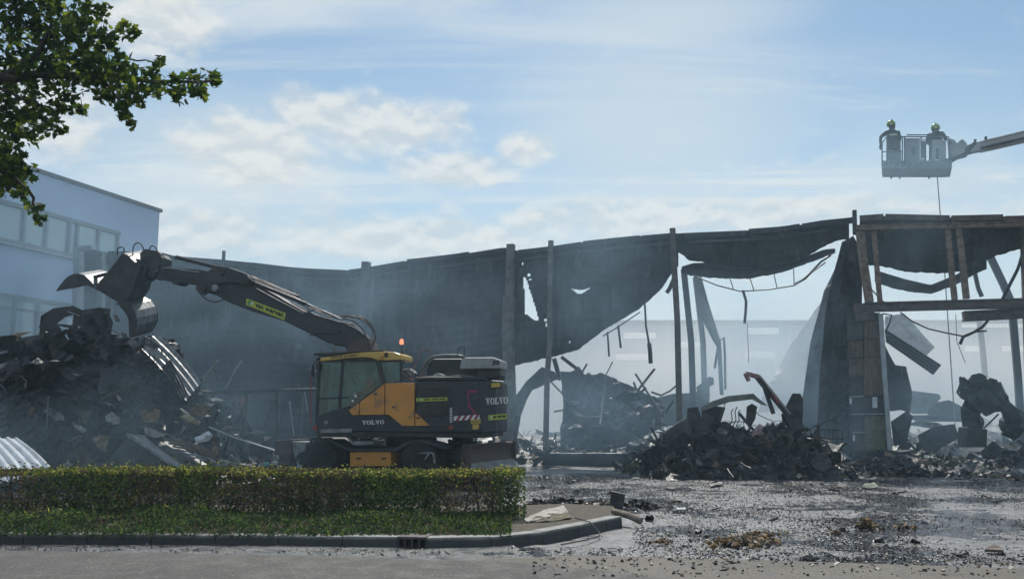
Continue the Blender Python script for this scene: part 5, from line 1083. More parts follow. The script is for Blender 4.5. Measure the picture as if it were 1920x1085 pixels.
for i in range(26):
    p = next(heap_pts(1, 3.6, 9.2, 22.6, 24.6, hz2, .25)); s = rnd.uniform(.3, .7); M = rrot(1.1)
    pts = [M @ V((math.cos(a) * s * rnd.uniform(.4, .75), math.sin(a) * s * rnd.uniform(.25, .6), 0)) + p + V((0, -.1, .1)) for a in (.3, 1.2, 2.2, 3.1, 4.2, 5.3)]
    one(crumple(pts, .2, .12, 3, i + 120), 'burnt_scrap', rnd.choices([CHAR, CHAR2, FOIL, BROWN, MGREEN], (5, 3, .6, .8, .6))[0], 'crumpled burnt scrap in the mound before the opening', 'scrap', 'burnt scrap in the mound before the opening', thick=.012)
tangle('tangled_wire', heap_pts(170, 3.2, 9.8, 22.4, 25, hz2, .1), 170, .4, 1.3, .006, .016, [CHAR, CHAR2, RUSTD])
piece('arched_scrap', [(1312, 764), (1335, 752), (1365, 742), (1412, 737), (1422, 746), (1440, 760), (1428, 758), (1410, 748), (1368, 753), (1340, 762), (1318, 770)], 24.2, pmat('greenish_metal', (.11, .13, .12), (.2, .22, .2), .55, .1, 3), 'thin arched greenish panel on top of the mound', .04, 80)
piece('black_scrap', [(1316, 768), (1340, 760), (1360, 764), (1352, 790), (1366, 806), (1340, 830), (1316, 800)], 24.3, CHAR, 'black leaf shaped sheet under the arched greenish panel', .1, 81)
piece('black_wedge', [(1289, 765), (1308, 762), (1318, 790), (1318, 830), (1284, 832)], 23.9, CHAR, 'black upright wedge at the left of the mound', .05, 82); piece('dark_board', [(1246, 810), (1287, 784), (1296, 800), (1300, 840), (1250, 836)], 23.7, CHAR2, 'dark board sloping up to the black upright wedge', .05, 83)
stick('board_edge', [(1244, 811), (1288, 781)], 23.65, 1.3, STEEL, 'pale edge strip on the sloping dark board', 'strip')
piece('black_slab', [(1470, 768), (1486, 737), (1500, 738), (1505, 748), (1504, 815), (1470, 815), (1466, 780)], 24.4, CHAR, 'tall black slab standing at the right of the mound', .04, 84, .06)
piece('charred_stump', [(1398, 790), (1400, 762), (1410, 756), (1420, 762), (1416, 785), (1408, 800)], 24.2, CHAR, 'charred stump in the middle of the mound under the arch', .06, 85)
for x, y in ((1371, 766), (1378, 762), (1384, 768)): stick('wire_tangle', [(x - 4, 800), (x + 2, 786), (x, 772), (x + 4, y)], 24.25, 1.0, CHAR, 'curled black wire in the gap under the arched panel', 'wire')['group'] = 'wires under the arched panel'
pb_ = thing('broken_beam', 'leaning black beam with a faded red and white end on top of the mound', 'beam', at(1445, 780, 24.2))
m_ = MB(); m_.bar(at(1418, 706, 24.1), at(1478, 780, 24.1), .16, .09, V((0, 1, 0))); m_.build('beam_body', CHAR, pb_); m_ = MB(); m_.bar(at(1424, 704, 24.0), at(1482, 776, 24.0), .05, .05, V((0, 1, 0))); m_.build('beam_flange', STEEL, pb_)
m_ = MB(); m_.bar(at(1398, 700, 24.05), at(1423, 706, 24.05), .14, .12, V((0, 1, 0))); m_.build('beam_head', PINK, pb_, bevel=.02); m_ = MB(); m_.bar(at(1397, 699, 24), at(1404, 714, 24), .12, .1, V((0, 1, 0))); m_.build('beam_hook', PINK, pb_, bevel=.02); m_ = MB(); m_.bar(at(1448, 738, 23.98), at(1460, 756, 23.98), .07, .04, V((0, 1, 0))); m_.build('red_plate', RED, pb_)
m_ = MB(); m_.bar(at(1434, 728, 24.2), at(1450, 775, 24.2), .15, .08, V((0, 1, 0))); m_.build('beam_prop', CHAR, pb_)
for i, (pp, mt, nm, lab, cat) in enumerate((
    ([(1338, 812), (1350, 802), (1364, 808), (1362, 822), (1350, 828), (1344, 820)], PLA, 'rag', 'pale grey rag on the front of the mound, upper one', 'rag'),
    ([(1321, 826), (1332, 820), (1336, 836), (1342, 848), (1330, 854), (1324, 842)], PLA, 'rag', 'pale grey rag on the front of the mound, lower left one', 'rag'),
    ([(1412, 806), (1424, 794), (1432, 800), (1424, 812), (1410, 818)], pmat('pinkish_rag', (.34, .22, .22), (.46, .36, .36), .8, 0, 5), 'rag', 'pinkish torn rag right of the middle of the mound', 'rag'),
    ([(1304, 858), (1310, 855), (1318, 872), (1308, 874)], ASHW, 'scrap_piece', 'small whitish scrap at the foot of the mound, left', 'scrap'),
    ([(1284, 888), (1312, 880), (1328, 886), (1306, 892)], ASHW, 'scrap_piece', 'flat pale scrap at the foot of the mound, furthest left', 'scrap'),
    ([(1458, 840), (1478, 838), (1482, 862), (1462, 866)], pmat('blue_grey_box', (.05, .07, .09), (.07, .09, .11), .6), 'small_crate', 'blue grey crate standing at the right foot of the mound', 'crate'),
    ([(1380, 830), (1440, 818), (1448, 836), (1400, 846)], pmat('reddish_scrap', (.08, .05, .045), (.14, .09, .08), .8, 0, 6), 'scrap_piece', 'reddish burnt layers in the middle of the mound', 'scrap'),
    ([(1164, 884), (1180, 868), (1196, 862), (1198, 868), (1176, 886), (1166, 890)], MGREEN, 'scrap_piece', 'pale greenish strip at the left tip of the mound', 'scrap'),
    ([(1408, 884), (1414, 882), (1424, 896), (1420, 900)], PLA, 'scrap_piece', 'thin grey splinter leaning at the foot of the mound', 'scrap'))):
    piece(nm, pp, 23.0 if pp[0][1] > 850 else 23.4, mt, lab, .08, 90 + i, .012, cat, .1, 5)
# wire trolley
tr = thing('wire_trolley', 'burnt wire cage trolley between the mound and the panelled pier', 'trolley', at(1545, 850, 25))
for k in range(6):
    m_ = MB(); x = 1547 + k * 4.6; m_.tube([at(x, 806, 25), at(x + .5, 842, 25)], .012, 5); m_.build('cage_bar', CHAR, tr)
for pp in ([(1520, 822), (1530, 806), (1542, 805), (1578, 805), (1580, 820), (1576, 844), (1545, 846)], [(1545, 822), (1578, 822)], [(1520, 818), (1534, 818), (1546, 820)], [(1530, 806), (1530, 840)]):
    m_ = MB(); m_.tube([at(a, b, 25) for a, b in pp], .018, 6); m_.build('frame_tube', CHAR, tr)
m_ = MB(); m_.bar(at(1533, 796, 25), at(1536, 850, 25), .1, .08, V((0, 1, 0))); m_.build('post', CHAR, tr)
# burnt machine on the right
bm2 = thing('burnt_machine', 'burnt hunched machine with a bent hose on the right of the ruin', 'machine', at(1850, 840, 26.5))
mb2 = crumple([at(a, b, 26.3) for a, b in ((1814, 716), (1822, 709), (1850, 707), (1868, 714), (1884, 735), (1894, 760), (1906, 784), (1905, 800), (1898, 812), (1890, 820), (1884, 800), (1884, 780), (1870, 768), (1858, 762), (1853, 778), (1847, 776), (1844, 770), (1838, 778), (1840, 800), (1820, 802), (1816, 770), (1815, 740))], .12, .14, 3, 5)
mb2.build('body', CHAR, bm2, thick=.5, bevel=0)
m_ = MB(); m_.prism([at(1815, 800, 26), at(1852, 804, 26), at(1851, 838, 26), at(1814, 838, 26)], V((0, .6, 0))); m_.build('base_box', CHAR, bm2, bevel=.03)
m_ = MB(); m_.tube([at(1815, 716, 26.2), at(1807, 708, 26.2), at(1800, 708, 26.2), at(1801, 720, 26.2), at(1795, 735, 26.2), at(1803, 745, 26.2), at(1816, 751, 26.2)], .035, 7); m_.build('hose', CHAR, bm2, smooth=True)
m_ = MB(); m_.tube([at(1800, 706, 26.2), at(1816, 724, 26.2), at(1806, 728, 26.2)], .03, 6); m_.build('bracket', CHAR, bm2); m_ = MB(); m_.tube([at(1845, 802, 26.2), at(1872, 776, 26.2)], .025, 6); m_.build('strut', CHAR, bm2)
for i, (pp, off, mt, nm, lab, cat) in enumerate((
    ([(1724, 830), (1720, 815), (1750, 800), (1790, 795), (1800, 820), (1770, 838), (1736, 842)], 1.2, CHAR2, 'rounded_cover', 'dark rounded cover lying between the pier and the burnt machine', 'cover'),
    ([(1700, 796), (1720, 788), (1760, 792), (1786, 806), (1770, 806), (1720, 798)], 2.0, ASHW, 'pale_sheet', 'pale torn sheet behind the dark rounded cover', 'sheet'),
    ([(1692, 778), (1740, 778), (1800, 780), (1815, 790), (1720, 790)], 4.5, SHEET2, 'collapsed_sheet', 'low grey sheet deep inside on the right', 'sheet'),
    ([(1740, 770), (1758, 754), (1780, 750), (1808, 764), (1815, 780), (1740, 782)], 6, SHEET, 'collapsed_sheet', 'dark rounded hump deep inside on the right', 'sheet'),
    ([(1708, 732), (1760, 738), (1765, 745), (1740, 775), (1708, 775)], 7, SHEET2, 'collapsed_sheet', 'leaning grey sheet deep inside behind the pier', 'sheet'),
    ([(1670, 790), (1700, 770), (1712, 780), (1700, 830), (1676, 836)], 1.0, CHAR, 'black_heap_sheet', 'black sheet heaped at the foot of the pale stile', 'sheet'))): fallen(nm, pp, off, mt, lab, .12, 140 + i, cat=cat)
for i, (px, py, w_, mt, lab) in enumerate(((1548, 884, 20, MGREEN, 'mossy pale lump at the foot of the rubble left of the pier'), (1898, 836, 22, ASHW, 'white crumpled sheet at the right end of the rubble'), (1912, 885, 22, PLA, 'flat pale board at the right border of the rubble'), (1790, 868, 14, MGREEN, 'greenish scrap in the middle of the right rubble'), (1600, 868, 10, ASHW, 'pale scrap below the panelled pier'), (1560, 862, 9, PINK, 'pinkish scrap left of the panelled pier'), (1846, 880, 12, ASHW, 'white splinters on the right rubble'))):
    Y = (FQ.y + (1605 - px) * .004) - 2.6; c = at(px, py, Y); piece('scrap_piece', [(px + math.cos(a) * w_ * rnd.uniform(.7, 1.1), py + math.sin(a) * w_ * .42 * rnd.uniform(.7, 1.1)) for a in (0, .9, 1.9, 3, 4, 5.2)], Y, mt, lab, .12, 160 + i, .012, 'scrap', .1, 5)

# ================================================================== LITTER ON THE YARD
def gen_yard(n):
    k = 0
    while k < n:
        y = 9.9 + 14 * rnd.random() ** 1.1; x = rnd.uniform(-.5, 16)
        px = CX + x / y * F; py = 775 + HC / y * F
        if px < 985 or px > 2050 or (px < 1180 and py > 950 and py < 1012): continue
        dn = noise.noise(V((x * .55, y * .55, 4))) + .5 * noise.noise(V((x * 2, y * 2, 4)))
        if rnd.random() > .30 - (.25 if px > 1720 and py < 1020 else 0) + dn * .9 + (.12 if py > 985 and py < 1040 else 0): continue
        if py > 1046 and rnd.random() < .80: continue
        k += 1; yield V((x, y, yard_z(x, y) + .004))
YM = {CHAR: 9, CHAR2: 6, TAN: .7, ASHW: 1.1, BROWN: .8, FOIL: .7}
rub(17000, gen_yard(17000), .005, .036, YM, 'scattered_char', kinds=('plate', 'stick', 'chunk', 'foil'), wts=(4, 1.5, 4, 2), tilt=.5, lift=.2)
def gen_fine(n):
    k = 0
    while k < n:
        y = 10.2 + 13.5 * rnd.random(); x = rnd.uniform(-.3, 15.5); px = CX + x / y * F; py = 775 + HC / y * F
        if px < 990 or px > 2000 or (px < 1180 and py > 950 and py < 1012) or py > 1044: continue
        if rnd.random() > .55 - (.35 if px > 1700 and py < 1010 else 0) + .6 * noise.noise(V((x * 1.1, y * 1.1, 8))): continue
        k += 1; yield V((x, y, yard_z(x, y) + .003))
rub(26000, gen_fine(26000), .006, .024, {CHAR: 9, CHAR2: 4, ASHW: 2.5}, 'fine_char', wts=(4, 1, 4, 1), tilt=.5, lift=.2)
def gen_gut(n):
    for _ in range(n):
        px, py = rnd.uniform(-100, 1000), rnd.uniform(1014, 1036) if rnd.random() < .5 else rnd.uniform(1022, 1030); p = gr(px, py + px * .012, .006); yield p
rub(420, gen_gut(420), .006, .035, {CHAR: 6, CHAR2: 3, ASHW: .5}, 'gutter_grit', wts=(3, 1, 4, 1), tilt=.5, lift=.2)
def gen_verge(n):
    for _ in range(n):
        px, py = rnd.uniform(1000, 1920), 1046 + 34 * rnd.random() ** 1.5; yield gr(px, py, .01)
rub(520, gen_verge(520), .006, .05, {CHAR: 6, CHAR2: 3, TAN: .6}, 'verge_grit', wts=(3, 1, 4, 1), tilt=.5, lift=.2)
k = 0
for p in gen_yard(70):
    s = rnd.uniform(.07, .2); m_ = MB(); M = rrot(.5); mt = rnd.choices([CHAR, CHAR2, BROWN, ASHW, TAN], (6, 4, 1, 1, 1))[0]
    if rnd.random() < .5: foil(m_, p + V((0, 0, .03)), s, M)
    else: jbox(m_, p + V((0, 0, .02)), s, s * .5, s * .22, M, .5)
    one(m_, 'charred_fragment', mt, 'charred fragment lying on the wet yard right of the hedge', 'fragment', 'charred fragments on the wet yard')
def gpiece(name, pp, z, ht, mat, label, cat, amp=.03, seed=0):  # a piece lying on the ground: outline at ground level, buckled upwards
    m_ = crumple([gr(a, b, z) + V((0, 0, c)) for a, b, c in pp], amp, .07, 5, seed, .6); return one(m_, name, mat, label, cat, thick=ht)
OCH = pmat('wet_ochre_clay', (.14, .08, .028), (.24, .15, .06), .8, 0, 7, .02, 30, c3=(.05, .04, .03))
def clump(name, cx, cy_, wpx, n, smax, mats, label, cat, hgt=.06):
    mb = MB(); c = gr(cx, cy_); wm = wpx / F * c.y
    for _ in range(n):
        x, y = rnd.gauss(0, .36), rnd.gauss(0, .34); r_ = max(0, 1 - math.hypot(x, y)); mb.mi = rnd.choices(range(len(mats)), [4] + [1] * (len(mats) - 1))[0]
        p = c + V((x * wm, y * wm * .8, .01 + hgt * r_ * rnd.random())); s = rnd.uniform(.25, 1) * smax
        if rnd.random() < .5: foil(mb, p, s, rrot(.8))
        else: jbox(mb, p, s, s * .6, s * .5, rrot(.8), .5)
    return stuff(mb, name, mats, None, label)
clump('clay_clump', 1395, 1016, 80, 150, .09, [OCH, CHAR2, TAN], 'broad ochre brown clump on the wet yard near the road', 'clump', .05); clump('clay_clump', 1430, 1003, 42, 60, .08, [OCH, CHAR2], 'small ochre clump just behind the broad ochre clump', 'clump', .04); clump('clay_clump', 1244, 1017, 24, 40, .06, [OCH, CHAR2], 'tiny ochre clump left of the broad ochre clump', 'clump', .04)
clump('straw_tuft', 1625, 990, 26, 60, .07, [OCH, pmat('straw', (.26, .20, .07), (.36, .3, .14), .9), CHAR2], 'upright brown straw tuft in the middle of the wet yard', 'tuft', .16); clump('clay_clump', 1696, 990, 30, 30, .07, [OCH, CHAR], 'dark brown clump right of the straw tuft', 'clump', .04)
clump('char_clump', 1060, 948, 58, 170, .12, [CHAR, CHAR2, TAN], 'black charcoal clump beside the hedge end', 'clump', .14); clump('char_clump', 1012, 946, 30, 60, .10, [CHAR, BROWN, CHAR2], 'brownish charcoal clump touching the end of the hedge', 'clump', .08); clump('char_clump', 1195, 949, 44, 110, .11, [CHAR, CHAR2], 'black charcoal clump right of the upright block', 'clump', .12); clump('char_clump', 1125, 944, 26, 50, .1, [TAN, CHAR, CHAR2], 'tan and black clump left of the upright block', 'clump', .08)
# the pieces at the end of the planting bed
blk = MB(); g0 = gr(1154, 955); q = V((g0.x, g0.y, 0)); blk.hexa([at(1143, 955, g0.y), at(1167, 956, g0.y), at(1168, 953, g0.y + .3), at(1145, 952, g0.y + .3), at(1145, 920, g0.y), at(1172, 926, g0.y), at(1173, 925, g0.y + .3), at(1147, 919, g0.y + .3)]); one(blk, 'charred_block', CHAR2, 'dark upright charred block behind the end of the kerb', 'block', bevel=.01)
gpiece('curved_board', [(982, 988, .11), (1020, 976, .15), (1056, 970, .17), (1066, 975, .12), (1030, 984, .11), (990, 992, .10)], 0, .025, pmat('pale_wood', (.26, .24, .21), (.40, .38, .34), .75, 0, 4, .004, 30, c3=(.17, .13, .085)), 'pale curved board lying behind the kerb at the hedge end', 'board', .02, 1)
gpiece('straw_mat', [(985, 992, .10), (1010, 984, .12), (1062, 974, .12), (1072, 984, .10), (1030, 990, .09)], 0, .02, pmat('matted_straw', (.10, .09, .06), (.17, .15, .10), .9, 0, 9, .01, 30), 'dull straw matting under the pale curved board', 'matting', .03, 2)
lg = MB(); lg.tube([gr(1150, 958, .14) + V((0, 0, .0)), gr(1180, 966, .12), gr(1202, 976, .06)], [.045, .05, .055], 10); one(lg, 'timber_billet', pmat('grey_timber', (.16, .13, .105), (.25, .21, .17), .85, 0, 6, .004, 40), 'grey brown timber billet lying over the end of the kerb', 'timber')
m_ = MB(); m_.tube([gr(1078, 970, .14), gr(1106, 978, .15), gr(1122, 995, .05), gr(1125, 1003, .01), gr(1100, 1011, .012), gr(1052, 1020, .012)], .010, 6); one(m_, 'bent_wire', CHAR2, 'bent dark wire hanging over the kerb onto the yard', 'wire')
gpiece('curled_scrap', [(1259, 958, .01), (1265, 954, .05), (1274, 955, .02), (1286, 955, .03), (1284, 958, .01)], 0, .015, PLA, 'pale curled scrap lying on the yard beyond the kerb end', 'scrap', .03, 3); gpiece('curled_scrap', [(1616, 915, .01), (1622, 911, .06), (1640, 910, .06), (1650, 914, .01)], 0, .02, pmat('pale_moss_stone', (.16, .165, .13), (.25, .26, .2), .8, 0, 5), 'pale greenish hump on the yard before the panelled pier', 'scrap', .04, 4)
gpiece('flat_board', [(1846, 1033, .01), (1864, 1028, .05), (1880, 1032, .02), (1882, 1035, .01)], 0, .03, RUSTD, 'small dark board on the far right of the yard', 'board', .01, 5); gpiece('dark_plate', [(1330, 909, .02), (1352, 907, .05), (1356, 909, .02), (1332, 912, .01)], 0, .02, CHAR2, 'flat dark plate before the foot of the mound', 'plate', .02, 6)

# ================================================================== AERIAL PLATFORM
YA, DA = 28.6, 1.0
AP = at(1718, 331, YA); DV = V((.44, 1, 0)).normalized(); DX = V((1, -.44, 0)).normalized()
ap = thing('aerial_platform', 'fire service aerial platform basket on a long boom above the ruin', 'platform', at(1718, 331, YA))
BSK = pmat('basket_grey', (.20, .21, .22), (.26, .27, .28), .5, .2, 3); BSKD = pmat('basket_dark', (.06, .065, .07), (.09, .095, .1), .5)
def A(px, py, o=0.): return on_plane(px, py, AP + DV * o, DV)
def abox(name, x0, y0, x1, y1, o0, o1, mat, bevel=.015):
    m_ = MB(); m_.prism([A(x0, y1, o0), A(x1, y1, o0), A(x1, y0, o0), A(x0, y0, o0)], DV * (o1 - o0)); return m_.build(name, mat, ap, bevel=bevel)
m_ = MB(); m_.prism([A(1653, 319), A(1770, 319), A(1784, 318), A(1784, 316), A(1653, 316)], DV * DA); m_.build('basket_floor', BSK, ap, bevel=.01)
for o_a in (-.02, DA):
    abox('toe_board', 1653, 301, 1784, 317, o_a, o_a + .03, BSK)
for x in (1653, 1783):
    m_ = MB(); m_.prism([A(x, 317, 0), A(x, 301, 0), A(x, 301, DA), A(x, 317, DA)], DX * .03); m_.build('toe_board', BSK, ap)
for k in range(4): m_ = MB(); x = 1672 + k * 12; m_.prism([A(x, 313, -.03), A(x + 4, 313, -.03), A(x + 7, 306, -.03), A(x + 3, 306, -.03)], DV * .006); m_.build('stripe', WPAINT, ap)
for o in (0, DA):
    for x, y0 in ((1654, 268), (1663, 256), (1692, 256), (1696, 257), (1727, 256), (1743, 256), (1780, 262)):
        m_ = MB(); m_.tube([A(x, 311, o), A(x, y0, o)], .024, 8); m_.build('rail_post', BSKD, ap)
    for pp in ([(1654, 268), (1663, 256), (1780, 257)], [(1654, 285), (1692, 284)], [(1700, 253), (1743, 253)]):
        m_ = MB(); m_.tube([A(a, b, o) for a, b in pp], .022, 8); m_.build('rail', BSKD, ap)
for x in (1654, 1783):
    m_ = MB(); m_.tube([A(x, 268, 0), A(x, 268, DA)], .022, 8); m_.build('rail', BSKD, ap); m_ = MB(); m_.tube([A(x, 290, 0), A(x, 290, DA)], .02, 8); m_.build('rail', BSKD, ap)
abox('gate_panel', 1664, 282, 1690, 302, .0, .04, BSK); abox('gate_panel', 1668, 258, 1689, 282, DA - .04, DA, BSK); abox('side_panel', 1697, 259, 1725, 310, -.03, .02, BSK); abox('hatch', 1709, 276, 1718, 291, -.05, -.03, BSKD); abox('control_box', 1727, 266, 1737, 300, .05, .4, BSKD); abox('work_lamp', 1725, 260, 1736, 265, -.02, .1, WHT); abox('work_lamp', 1726, 296, 1733, 300, -.02, .05, WHT)
abox('side_panel', 1747, 262, 1774, 299, -.03, .02, WPAINT); abox('hatch', 1755, 278, 1760, 298, -.05, -.03, BSKD); abox('side_panel', 1740, 300, 1780, 312, -.03, .02, BSK)
for x in (1671, 1687, 1742): abox('foot', x - 1.5, 324, x + 1.5, 335, .8, .86, BSKD, 0)
m_ = MB(); m_.prism([A(1777, 258, .3), A(1790, 262, .3), (A(1794, 268, .3)), A(1804, 260, .3), A(1813, 268, .3), A(1808, 286, .3), A(1780, 298, .3)], DV * .5); m_.build('boom_bracket', WPAINT, ap, bevel=.02)
m_ = MB(); m_.prism([A(1762, 299, .35), A(1784, 296, .35), A(1812, 275, .35), A(1828, 264, .35), A(1832, 268, .35), A(1812, 290, .35), A(1796, 294, .35), A(1782, 302, .35), A(1762, 303, .35)], DV * .4); m_.build('boom_link', BSKD, ap, bevel=.02)
BOOMC = pmat('boom_paint', (.36, .36, .36), (.43, .43, .42), .45, 0, 1)
def boomseg(a, b, ha, hb, name, mat, o=.35, wd=.4):
    m_ = MB(); p, q = A(*a, o), A(*b, o); m_.prism([p - V((0, 0, ha / 2)), q - V((0, 0, hb / 2)), q + V((0, 0, hb / 2)), p + V((0, 0, ha / 2))], DV * wd); return m_.build(name, mat, ap, bevel=.02)
boomseg((1808, 280), (1850, 270), .26, .30, 'boom_tip', BOOMC, .37, .34); boomseg((1838, 273), (2330, 157), .31, .42, 'boom', BOOMC); boomseg((1838, 278), (2330, 164), .09, .1, 'boom_rail', BSKD, .33, .44); boomseg((1836, 266.5), (2330, 148), .05, .05, 'boom_rail', GALV, .33, .44)
m_ = MB(); p, q = A(2322, 150, .5), at(2700, 905, YA + .5); q.z = 1.6; m_.bar(p, q, .5, .5, V((0, 1, 0))); m_.build('lower_boom', BOOMC, ap); m_ = MB(); m_.box((q.x, q.y, .8), 2.4, 2.4, 1.7); m_.build('turntable', RED, ap, bevel=.08)
m_ = MB(); m_.lathe([(0, -.06), (.06, -.06), (.07, .04), (0, .06)], A(1818, 287, .4), (.3, 0, -1), 12); m_.build('nozzle', BSKD, ap); m_ = MB(); m_.tube([A(1818, 282, .4), A(1822, 276, .4)], .02, 6); m_.build('nozzle_arm', BSKD, ap)
for x, y in ((1826, 264), (1846, 259)): abox('boom_fitting', x, y - 3, x + 5, y + 3, .4, .5, BSKD, 0)
h_ = MB(); a = A(1757, 326, .6); h_.tube([a, V((a.x + .03, a.y, a.z - 3)), V((a.x + .05, a.y + .05, .1))], .018, 6); one(h_, 'hanging_hose', GALV, 'thin hose hanging straight down from the basket', 'hose')

# ================================================================== PEOPLE
SKIN = pmat('skin', (.42, .26, .19), (.5, .32, .24), .6, 0, 8); NAVY = pmat('turnout_cloth', (.045, .045, .04), (.075, .072, .062), .85, 0, 6, .003, 60); HELM = pmat('helmet_yellow_green', (.20, .30, .06), (.26, .36, .08), .45); HIVIS = pmat('hi_vis_orange', (.85, .16, .04), (.9, .22, .06), .7, 0, 5, .002, 50); GLOVE = pmat('glove', (.05, .05, .05), (.09, .085, .08), .8); REFL = pmat('reflective_band', (.5, .52, .45), None, .4); HAIR = pmat('dark_hair', (.02, .015, .012), None, .7)
def person(name, label, J, mats, facing, kids, s=1.0):
    """One continuous skinned body; J gives the joints in world space. mats = (cloth, skin, glove)."""
    vs, es, rd = [], [], []
    def add(p, r, par=None):
        vs.append(V(p)); rd.append(r * s)
        if par is not None: es.append((par, len(vs) - 1))
        return len(vs) - 1
    pel = add(J['pelvis'], .155); bel = add(J['pelvis'].lerp(J['chest'], .5), .150, pel); ch = add(J['chest'], .165, bel); nb = add(J['chest'].lerp(J['head'], .42), .105, ch); nk = add(J['chest'].lerp(J['head'], .58), .062, nb)
    hd = add(J['head'] + V((0, 0, -.03)), .088, nk); ht = add(J['head'] + V((0, 0, .075)), .075, hd)
    hands = []
    for k in 'LR':
        sh = add(J['sh' + k], .078, ch); el_ = add(J['el' + k], .056, sh); wr = add(J['wr' + k], .038, el_); dv = (J['wr' + k] - J['el' + k]).normalized(); pa = add(J['wr' + k] + dv * .06, .036, wr); hands.append((J['wr' + k] + dv * .04, dv))
        sd = dv.cross(V((0, 0, 1))); sd = sd.normalized() if sd.length > .1 else V((1, 0, 0)); cu = J.get('curl' + k, V((0, 0, -1)))
        for q, (off, L) in enumerate(((-.030, .075), (-.010, .085), (.010, .080), (.030, .062))):
            b0 = add(J['wr' + k] + dv * .095 + sd * off, .0105, pa); b1 = add(J['wr' + k] + dv * (.095 + L * .5) + sd * off * 1.1 + cu * .015, .0095, b0); add(J['wr' + k] + dv * (.095 + L * .75) + sd * off * 1.1 + cu * .045, .008, b1)
        t0 = add(J['wr' + k] + dv * .05 - sd * .045 + cu * .01, .012, pa); add(J['wr' + k] + dv * .09 - sd * .065 + cu * .025, .010, t0)
        hp = add(J['hip' + k], .115, pel); kn_ = add(J['kn' + k], .078, hp); an = add(J['an' + k], .052, kn_); he = add(J['an' + k] + V((0, 0, -.05)), .05, an); add(J['an' + k] + facing * .17 + V((0, 0, -.055)), .04, he)
    me = bpy.data.meshes.new(name); me.from_pydata(vs, es, []); ob = bpy.data.objects.new('tmp', me); COL.objects.link(ob)
    ob.modifiers.new('skin', 'SKIN'); sb = ob.modifiers.new('sub', 'SUBSURF'); sb.levels = sb.render_levels = 1
    sk = me.skin_vertices[0].data
    for i, r_ in enumerate(rd): sk[i].radius = (r_, r_)
    sk[0].use_root = True
    bpy.context.view_layer.update(); dg = bpy.context.evaluated_depsgraph_get(); m2 = bpy.data.meshes.new_from_object(ob.evaluated_get(dg)); bpy.data.objects.remove(ob)
    org = V((J['pelvis'].x, J['pelvis'].y, min(J['anL'].z, J['anR'].z) - .1)); hz_ = J['head'].z - .10 * s
    m2.materials.clear()
    for mt in mats: m2.materials.append(mt)
    for p in m2.polygons:
        c = p.center; p.use_smooth = True; p.material_index = 0
        if (c - J['head']).length < .175 * s and c.z > J['head'].z - .13 * s: p.material_index = 1
        for hc, dv in hands:
            if (c - hc).dot(dv) > 0 and (c - hc).length < .24: p.material_index = 2
    m2.transform(Matrix.Translation(-org)); ob = bpy.data.objects.new(name, m2); COL.objects.link(ob); ob.location = org; TM[ob.name] = Matrix.Translation(org); tag(ob, label, 'person')
    h = J['head']; sd = facing.cross(V((0, 0, 1))).normalized()
    m_ = MB(); m_.prism([h + facing * .085 + sd * .014 + V((0, 0, -.03)), h + facing * .085 - sd * .014 + V((0, 0, -.03)), h + facing * .085 + V((0, 0, .02))], facing * .025); m_.build('nose', SKIN, ob)
    for q in (-1, 1):
        m_ = MB(); m_.lathe([(0, -.008), (.013, -.004), (.013, .006), (0, .008)], h + facing * .083 + sd * q * .033 + V((0, 0, .022)), facing, 8); m_.build('eye', BLK, ob); m_ = MB(); m_.lathe([(0, -.01), (.026, -.008), (.028, .008), (0, .01)], h + sd * q * .093 + V((0, 0, -.005)), sd, 10); m_.build('ear', SKIN, ob)
    m_ = MB(); m_.prism([h + facing * .082 + sd * .025 + V((0, 0, -.062)), h + facing * .082 - sd * .025 + V((0, 0, -.062)), h + facing * .082 - sd * .02 + V((0, 0, -.052)), h + facing * .082 + sd * .02 + V((0, 0, -.052))], facing * .006); m_.build('mouth', pmat('lips', (.3, .12, .1), None, .6), ob)
    kids(ob, h, sd); return ob
def dome(c, r_, up, squash=1., z0=-.35, k=20):
    m_ = MB(); pr = []
    for i in range(9):
        a = math.asin(z0) + (math.pi / 2 - math.asin(z0)) * i / 8; pr.append((r_ * math.cos(a) + .0005, r_ * math.sin(a) * squash))
    m_.lathe(pr, c, up, k); return m_
def fire_kit(facing):
    def f(ob, h, sd):
        dome(h + V((0, 0, .03)), .145, V((0, 0, 1)), 1.05).build('helmet', HELM, ob, smooth=True)
        m_ = MB(); m_.bar(h + V((0, 0, .17)) - facing * .13, h + V((0, 0, .18)) + facing * .10, .035, .03, sd); m_.build('helmet_crest', HELM, ob, bevel=.008)
        m_ = MB(); m_.bar(h + facing * .10 + sd * .11 + V((0, 0, .02)), h + facing * .10 - sd * .11 + V((0, 0, .02)), .07, .05, V((0, 0, 1))); m_.build('visor', BLK, ob, bevel=.015)
        m_ = MB(); m_.bar(h - facing * .10 + sd * .10 + V((0, 0, -.09)), h - facing * .10 - sd * .10 + V((0, 0, -.09)), .13, .02, V((0, 0, 1))); m_.build('neck_guard', NAVY, ob, bevel=.008)
        m_ = MB(); m_.lathe([(0, -.008), (.03, -.008), (.03, .008), (0, .008)], h + V((0, 0, .02)) + V((-.06, -.135, 0)), (-.4, -1, 0), 10); m_.build('helmet_lamp', WHT, ob)
        for dz_ in (-.40, -.66):
            m_ = MB(); m_.lathe([(.190, -.028), (.200, -.028), (.200, .028), (.190, .028)], h + V((0, 0, dz_)) - facing * .04, (0, 0, 1), 20); m_.build('reflective_band', REFL, ob)
    return f
flz = A(1700, 318, .5).z
